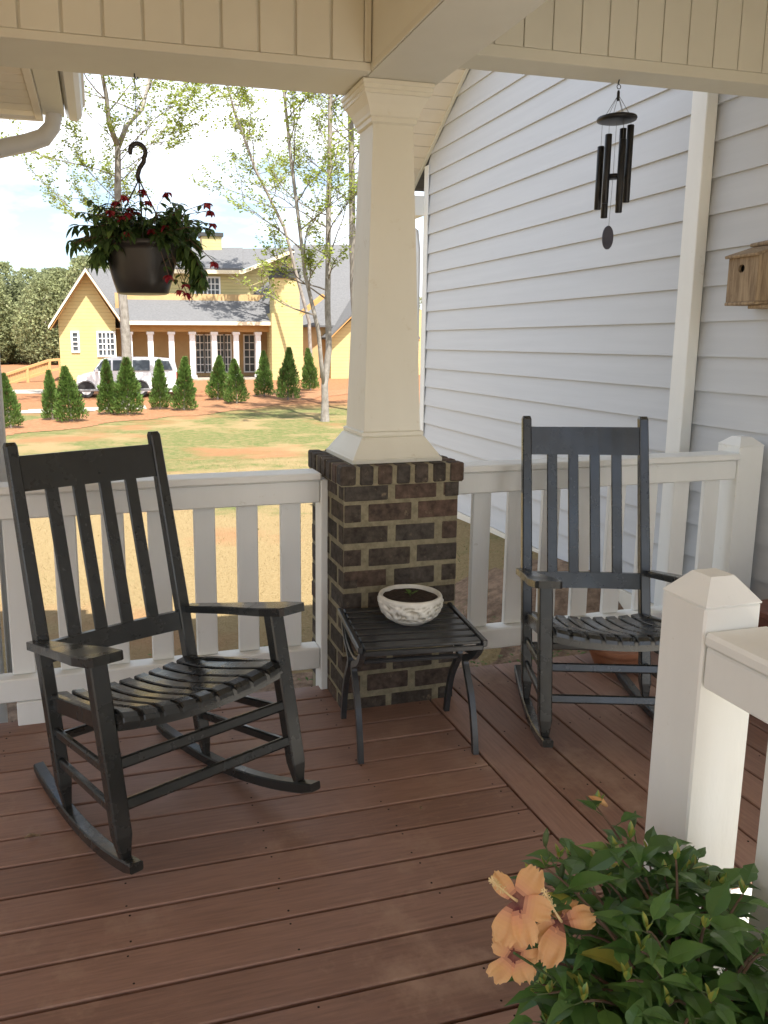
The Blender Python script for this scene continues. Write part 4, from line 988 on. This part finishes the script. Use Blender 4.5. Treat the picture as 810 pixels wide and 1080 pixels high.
for px in (91,148):
    for sd in (-1,1):
        x,z=vp(px,411); z=gzv+.31; yy=cy+sd*(W2-.11)
        t_=mb('tyre'); Mx=Matrix.Translation((x,yy,z))@Matrix.Rotation(R(90),4,'X')
        def ring_(rp,mat):
            q=mb(mat,smooth=False); n=28; q.loft([[tuple(Mx@Vector((rr*math.cos(2*math.pi*j/n),rr*math.sin(2*math.pi*j/n),zz))) for j in range(n)] for rr,zz in rp]); return off(q,VL)
        o=bpy.data.objects.new('wheel',None); COL.objects.link(o); o.parent=r
        ring_([(.29,-.10),(.31,-.08),(.31,.08),(.29,.10)],'tyre').build('tyre',o)
        ring_([(.19,-.108),(.19,.108)],'rim').build('rim',o)
        for kk in range(5):
            aa=kk*2*math.pi/5; 
        if sd<0:
            ar=mb('bumper'); n=16; pts=[(x+.37*math.cos(math.pi*j/n),cy-W2-.004,z+.37*math.sin(math.pi*j/n)) for j in range(n+1)]; ar.tube(pts,.025,5); off(ar,VL).build('wheel_arch',r)
            dk=mb('tyre'); dk.loft([[(x+.36*math.cos(math.pi*j/n),yy_,z-.03+.37*math.sin(math.pi*j/n)) for j in range(n+1)] for yy_ in (cy-W2-.003,cy-W2+.25)]); off(dk,VL).build('wheel_well',r)
x,z=vp(81.5,400); l=mb('lamp'); l.bb(x-.02,x+.12,cy-W2-.01,cy-W2+.2,z-.08,z+.08,.01); off(l,VL).build('headlight',r)
l=mb('lamp'); l.bb(x-.02,x+.12,cy+W2-.2,cy+W2+.01,z-.08,z+.08,.01); off(l,VL).build('headlight',r)
x,z=vp(188,396); l=mb('taillight'); l.bb(x-.08,x+.02,cy-W2-.012,cy-W2+.1,z-.2,z+.15,.01); off(l,VL).build('taillight',r)
xa,z=vp(82,410); xc,_=vp(188,410); l=mb('bumper'); l.bb(xa-.06,xc+.08,cy-W2-.02,cy+W2+.02,z-.12,z-.02,.02); off(l,VL).build('lower_trim',r)
for px in (118,138.5,160):
    x,z=vp(px,394); l=mb('bumper'); l.bb(x-.008,x+.008,cy-W2-.003,cy-W2+.01,z-.35,z+.02); off(l,VL).build('door_seam',r)
x,z=vp(101,392); l=mb('vanpaint'); l.bb(x-.02,x+.1,cy-W2-.16,cy-W2-.01,z-.02,z+.12,.02); off(l,VL).build('mirror',r)

# ------------------------------------------------------------------ arborvitae
def make_thuja(seed,h=1.7,rad=.40):
    rg=random.Random(seed); b=mb('thuja'); b.recalc=False
    for k in range(5200):
        u=rg.random()**.8; z=.06+u*(h-.06); base=rad*(1-u)**.8*(.78+.22*min(1,u*6)) ; base*=1+.18*noise.noise(Vector((seed,z*4,rg.random()*.3)))
        a=rg.uniform(0,6.283); lump=1+.42*noise.noise(Vector((math.cos(a)*2.2+seed,math.sin(a)*2.2,z*5)))
        rr=base*lump*(rg.random()**.35); p=Vector((rr*math.cos(a),rr*math.sin(a),z)); d=Vector((math.cos(a)*.7,math.sin(a)*.7,rg.uniform(.5,1.4))).normalized()
        L=rg.uniform(.06,.12); w=rg.uniform(.025,.05); sd=d.cross(Vector((rg.uniform(-1,1),rg.uniform(-1,1),rg.uniform(-1,1)))).normalized(); t=min(1,max(0,rg.gauss(.5,.22)+.5*noise.noise(p*7)))
        b.v+= [tuple(p-sd*w*.5),tuple(p+sd*w*.5),tuple(p+d*L)]; n=len(b.v); b.face([n-3,n-2,n-1],t)
    return b
tex=[
(12,452,394,'short evergreen shrub at far left of the bed, beside the white downspout'),
(56,443,391,'evergreen shrub below the ramp, left one of the touching pair'),
(76,445,387,'evergreen shrub in front of the minivan nose, right of the touching pair'),
(115,437.5,380,'evergreen shrub hiding the minivan front door'),
(135,438,378,'evergreen shrub growing right in front of the big tree trunk'),
(169,432,380,'evergreen shrub hiding the rear window of the minivan'),
(194,433,377,'evergreen shrub just behind the minivan tail, right of the van'),
(229.6,422,376,'evergreen shrub before the left porch doors of the yellow house'),
(250,426,379,'evergreen shrub before the right porch doors, close to its left neighbour'),
(279,418.5,370.6,'dark evergreen shrub between the last porch column and the chimney'),
(303.6,422,367,'dark evergreen shrub standing in front of the yellow chimney'),
(327.7,412,368,'dark evergreen shrub right of the chimney, beside the pale tree trunks')]
protos=[]
for i,(px,by,ty,lab) in enumerate(tex):
    z=-.92
    for _ in range(6):
        p=W(px,by,Z=z); z=gz(p.x,p.y)
    hh=W(px,ty,Y=p.y).z-z
    if i<6:
        o=thing('arborvitae',lab,'evergreen shrub',(p.x,p.y,z),group='small evergreens in a row along the lawn'); make_thuja(11+i,rad=(.40,.36,.43,.38,.45,.40)[i]).build('foliage',o); t_=mb('twig'); t_.tube([(0,0,-.1),(0,0,.5),(0,0,1.2)],[.03,.025,.01],6); t_.build('trunk',o); protos.append(o)
    else:
        o=copy_tree(protos[(i*5)%6]); o['label']=lab; o.location=(p.x,p.y,z)
    o.rotation_euler=(R(((i*37%9)-4)*1.3),R(((i*53%9)-4)*1.3),i*1.3); wsc=(1.0,.95,1.15,1.1,1.25,1.05,1.2,1.25,1.2,1.2,1.25,1.2)[i]; o.scale=(wsc,wsc*(.9+.05*(i*7%5)),hh/1.72)

# ------------------------------------------------------------------ deciduous trees
def make_tree(name,label,path,r0,r1,crown,nleaf,seed,extra=None,group='young leafing trees on the lawn',leafsize=.10,blen=(1.2,2.6),start=.35,lean=(0,0),nb=22,forks=()):
    rg=random.Random(seed); base=path[0]; o=thing(name,label,'tree',tuple(base),group=group)
    tb=mb('bark',smooth=True); n=len(path)
    pts=[]
    for i in range(n-1):
        for k in range(5):
            p=path[i].lerp(path[i+1],k/5); pts.append(p+Vector((.03*noise.noise(p*1.1+Vector((seed,0,0))),.03*noise.noise(p*1.1+Vector((0,seed,0))),0)))
    pts.append(path[-1]); m_=len(pts)-1
    tb.tube([pts[0]-Vector((0,0,.2))]+pts,[r0*1.25]+[lerp(r0,r1,i/m_)*(1+.25*max(0,1-i/2)) for i in range(m_+1)],9)
    for fk in forks:
        tb.tube(fk[0],fk[1],8)
    off(tb,base).build('trunk',o)
    br=mb('twig'); lf=mb('spring'); lf.recalc=False; tips=[]
    def grow(p,d,L,rad,depth):
        pts_=[p.copy()]; ns=5
        for i in range(ns):
            d=(d+Vector((rg.uniform(-.22,.22),rg.uniform(-.22,.22),rg.uniform(-.08,.20)))).normalized(); p=p+d*L/ns; pts_.append(p.copy())
            if depth<2 and i>=1:
                for q in range(1 if rg.random()<.75 else 2):
                    dd=(d+Vector((rg.uniform(-1,1),rg.uniform(-1,1),rg.uniform(-.5,.7)))*.8).normalized(); grow(p.copy(),dd,L*rg.uniform(.4,.62),rad*.5,depth+1)
            if depth>=1: tips.append((p.copy(),d.copy()))
        br.tube(pts_,[lerp(rad,rad*.35,i/ns) for i in range(ns+1)],5 if depth==0 else 3,cap=False)
    lines=[(pts,start)]+[([Vector(v) for v in fk[0]],.3) for fk in forks]
    for li,(ln,st_) in enumerate(lines):
        for k in range(nb if li==0 else nb//2):
            u=lerp(st_,1,(k+.5)/(nb if li==0 else nb//2)); i=min(len(ln)-2,int(u*(len(ln)-1))); p=ln[i].lerp(ln[i+1],u*(len(ln)-1)-i); a=rg.uniform(0,6.283); e=rg.uniform(.1,.9)
            d=Vector((math.cos(a)*math.cos(e),math.sin(a)*math.cos(e),math.sin(e))); L=rg.uniform(*blen)*(1.1-.35*u); grow(p,d,L,.028*(1.2-.6*u),0)
    for k in range(nleaf):
        p,d=rg.choice(tips); 
        if noise.noise(p*.55+Vector((seed,3,1)))<-.2 and rg.random()<.5: continue
        for q in range(rg.choice((1,2,3))):
            a=rg.uniform(0,6.283); dd=Vector((math.cos(a),math.sin(a),rg.uniform(-.7,.7))); pp=p+dd*rg.uniform(0,.12); s_=leafsize*rg.uniform(.6,1.2)
            x=dd.cross(Vector((rg.uniform(-1,1),rg.uniform(-1,1),1))).normalized(); lf.v+=[tuple(pp),tuple(pp+dd*s_*.5+x*s_*.42),tuple(pp+dd*s_),tuple(pp+dd*s_*.5-x*s_*.42)]; nn_=len(lf.v); lf.face([nn_-4,nn_-3,nn_-2,nn_-1],min(1,max(0,rg.gauss(.5,.25))))
    off(br,base).build('branches',o); off(lf,base).build('leaves',o); return o
def T(px,py,Y): return W(px,py,Y=Y)
def tbase(px,py,Y): p=W(px,py,Y=Y); p.z=gz(p.x,p.y); return p
make_tree('leafing_tree','tall pale-barked tree rising in front of the white minivan, behind the basket',[tbase(135,438,29.5),T(133,360,29.5),T(128,300,29.5),T(124.5,200,29.5),T(124,150,29.5)],.20,.095,None,11000,3,start=.50,nb=15,leafsize=.10,blen=(2.4,4.4),
  forks=(([T(124.5,155,29.5),T(115,130,29.3),T(112,100,29),T(104,60,28.6),T(95,20,28.6)],[.10,.085,.07,.05,.03]),([T(124.5,155,29.5),T(134,132,29.8),T(150,115,30.2),T(160,75,30.6),T(168,30,31)],[.10,.08,.07,.05,.03])))
make_tree('leafing_tree','pale twin-stemmed tree in front of the yellow house roof, thicker straight stem',[tbase(343,441,23),T(342,405,23),T(347,370,23),T(345.5,300,23),T(347,200,23),T(349,90,23),T(352,0,23)],.115,.055,None,6500,12,start=.45,nb=24,leafsize=.085,blen=(1.1,2.5),
  forks=(([T(342.5,410,23),T(339,385,22.9),T(336,350,22.8),T(322,290,22.6),T(316,240,22.5),T(306,160,22.4),T(300,100,22.3),T(292,30,22.2)],[.07,.065,.06,.055,.05,.045,.04,.03]),))
make_tree('leafing_tree','straight pale trunk half hidden by the porch column edge',[tbase(378,425,26),T(375,360,26),T(372,260,26),T(371,180,26),T(369,90,26),T(366,0,26)],.13,.08,None,5000,25,start=.50,nb=20,leafsize=.085,blen=(1.1,2.5))
make_tree('leafing_tree','thin leaning tree with sparse yellow-green leaves near the second chimney',[tbase(262,402,38),T(262,330,38),T(285,240,38),T(268,170,38),T(240,90,38),T(225,40,38)] and [tbase(330,402,40),T(326,340,40),T(300,240,40),T(270,180,40),T(245,110,40),T(230,50,40)],.10,.04,None,3500,44,start=.45,nb=18,leafsize=.13,blen=(1.6,3.2))

# ------------------------------------------------------------------ far woods
rg=random.Random(99)
b=mb('woods'); b.recalc=False
b2=mb('bark'); 
for k in range(170):
    x=rg.uniform(-75,75) if k<140 else rg.uniform(-14,3); y=rg.uniform(88,120)
    if x>6 and k%2: continue
    hh=rg.uniform(7.5,11.5)*(1 if x<4 else .8); px_=x; cr=rg.uniform(2.2,3.8); con=rg.random()<.08; z0=gz(x,y)
    vis=(-14<x<4)
    for q in range(5200 if vis else 160):
        u=rg.random(); z=z0+.3+u*(hh-.3); rr=cr*((1-u)**.7 if con else (math.sin(min(1,u*.84+.14)*math.pi)**.6))*(rg.random()**.45)
        a=rg.uniform(0,6.283); p=Vector((x+rr*math.cos(a),y+rr*math.sin(a),z)); s_=rg.uniform(.16,.36) if vis else rg.uniform(.5,.9)
        d=Vector((rg.uniform(-1,1),rg.uniform(-1,1),rg.uniform(-1,1))).normalized(); e=d.cross(Vector((rg.uniform(-1,1),rg.uniform(-1,1),rg.uniform(-1,1)))).normalized()
        b.v+=[tuple(p),tuple(p+d*s_),tuple(p+e*s_)]; n=len(b.v); b.face([n-3,n-2,n-1],min(1,max(0,rg.gauss(.4,.2)+.45*noise.noise(Vector((x*.3,z*.35,y*.2))))))
    b2.tube([(x,y,z0-.2),(x,y,z0+hh*.85)],[.14,.04],5,cap=False)
b.mat('bark'); o_=len(b.v); b.v+=b2.v
for f in b2.f: b.face([o_+i for i in f],.5)
b.build('distant_woods',kind='stuff')

# ------------------------------------------------------------------ grass, weeds, hose
rg=random.Random(17)
b=mb('blade'); b.recalc=False
for k in range(30000):
    y=3.3+12*rg.random()**1.7; x=rg.uniform(-1.5-.12*y,3.0+.45*(y-3)) 
    if y<9.5 and x>2.95: continue
    z=gz(x,y); h=rg.uniform(.008,.020)*(1+y*.05)*(2.0 if noise.noise(Vector((x*1.7,y*1.7,3)))>.22 else 1); a=rg.uniform(0,6.28); w=rg.uniform(.0008,.0018)*(1+y*.10); g_=noise.noise(Vector((x*.5,y*.5,7)))
    ln=Vector((rg.uniform(-1,1)*h*.9,rg.uniform(-1,1)*h*.9,h)); t=min(1,max(0,.35+.7*g_+rg.gauss(0,.16)))
    p=Vector((x,y,z)); s_=Vector((math.cos(a)*w,math.sin(a)*w,0)); b.v+=[tuple(p-s_),tuple(p+s_),tuple(p+ln)]; n=len(b.v); b.face([n-3,n-2,n-1],t)
b.build('lawn_grass',kind='stuff')
b=mb('weed'); b.recalc=False
for k in range(2600):
    cl=rg.choice(((1.75,3.45,.35),(2.35,3.7,.4),(.45,4.3,.5),(-.1,4.0,.4),(1.5,4.2,.4),(-.8,3.5,.4),(2.6,3.35,.25)))
    x=rg.gauss(cl[0],cl[2]*.5); y=max(3.16,rg.gauss(cl[1],cl[2]*.35)); 
    if x>2.95: continue
    z=gz(x,y)+rg.uniform(0,.07); a=rg.uniform(0,6.28); leaf(b,(x,y,z),(math.cos(a),math.sin(a),rg.uniform(.1,.9)),rg.uniform(.02,.05),.018,seg=2,t=rg.random())
b.build('low_weeds',kind='stuff')
p=W(148,688,Z=-.42)
r=None
b=mb('hose',smooth=True); pts=[]
for i in range(40):
    t=i/39; pts.append((lerp(-2.2,.5,t),4.0+.22*math.sin(t*9)+.1*t,gz(0,4.1)+.03+.0))
b.tube(pts,.013,8); o=b.build('garden_hose'); o['label']='faded garden hose lying on the ground beyond the left railing'; o['category']='hose'

# ------------------------------------------------------------------ world, sun
EL_,AZ=R(60),R(3)   # sun high, behind the viewer and slightly right
sd=Vector((math.sin(AZ)*math.cos(EL_),-math.cos(AZ)*math.cos(EL_),math.sin(EL_)))
li=bpy.data.lights.new('sun','SUN'); li.energy=4.6; li.angle=R(.53); li.color=(1,.95,.87); lo=bpy.data.objects.new('sun',li); COL.objects.link(lo)
lo.rotation_euler=sd.to_track_quat('Z','Y').to_euler(); lo.location=(3,-5,12)
w=bpy.data.worlds.new('World'); S.world=w; w.use_nodes=True; t=w.node_tree; bg=t.nodes['Background']
sky=t.nodes.new('ShaderNodeTexSky'); sky.sky_type='NISHITA'; sky.sun_disc=False; sky.sun_elevation=EL_; sky.sun_rotation=math.atan2(sd.x,sd.y); sky.air_density=1; sky.dust_density=1.5; sky.ozone_density=1
tc_=t.nodes.new('ShaderNodeTexCoord'); mp=t.nodes.new('ShaderNodeMapping'); mp.inputs['Scale'].default_value=(1.2,1.2,3.5); t.links.new(tc_.outputs['Generated'],mp.inputs[0])
f=noisen(t,mp.outputs[0],2.1,7,.58); k=ramp(t,f,[(.43,(0,0,0)),(.58,(1,1,1))])
c=mix(t,k,(0,0,0),(11.5,11.6,11.8)); 
n=t.nodes.new('ShaderNodeMix'); n.data_type='RGBA'; t.links.new(k,n.inputs[0]); t.links.new(sky.outputs[0],n.inputs[6]); n.inputs[7].default_value=(6.6,6.9,7.4,1)
t.links.new(n.outputs[2],bg.inputs[0]); bg.inputs[1].default_value=.10
S.render.engine='CYCLES'
S.view_settings.view_transform='Standard'; S.view_settings.look='None'; S.view_settings.gamma=1; S.view_settings.exposure=1.5
S.cycles.max_bounces=8; S.cycles.diffuse_bounces=5
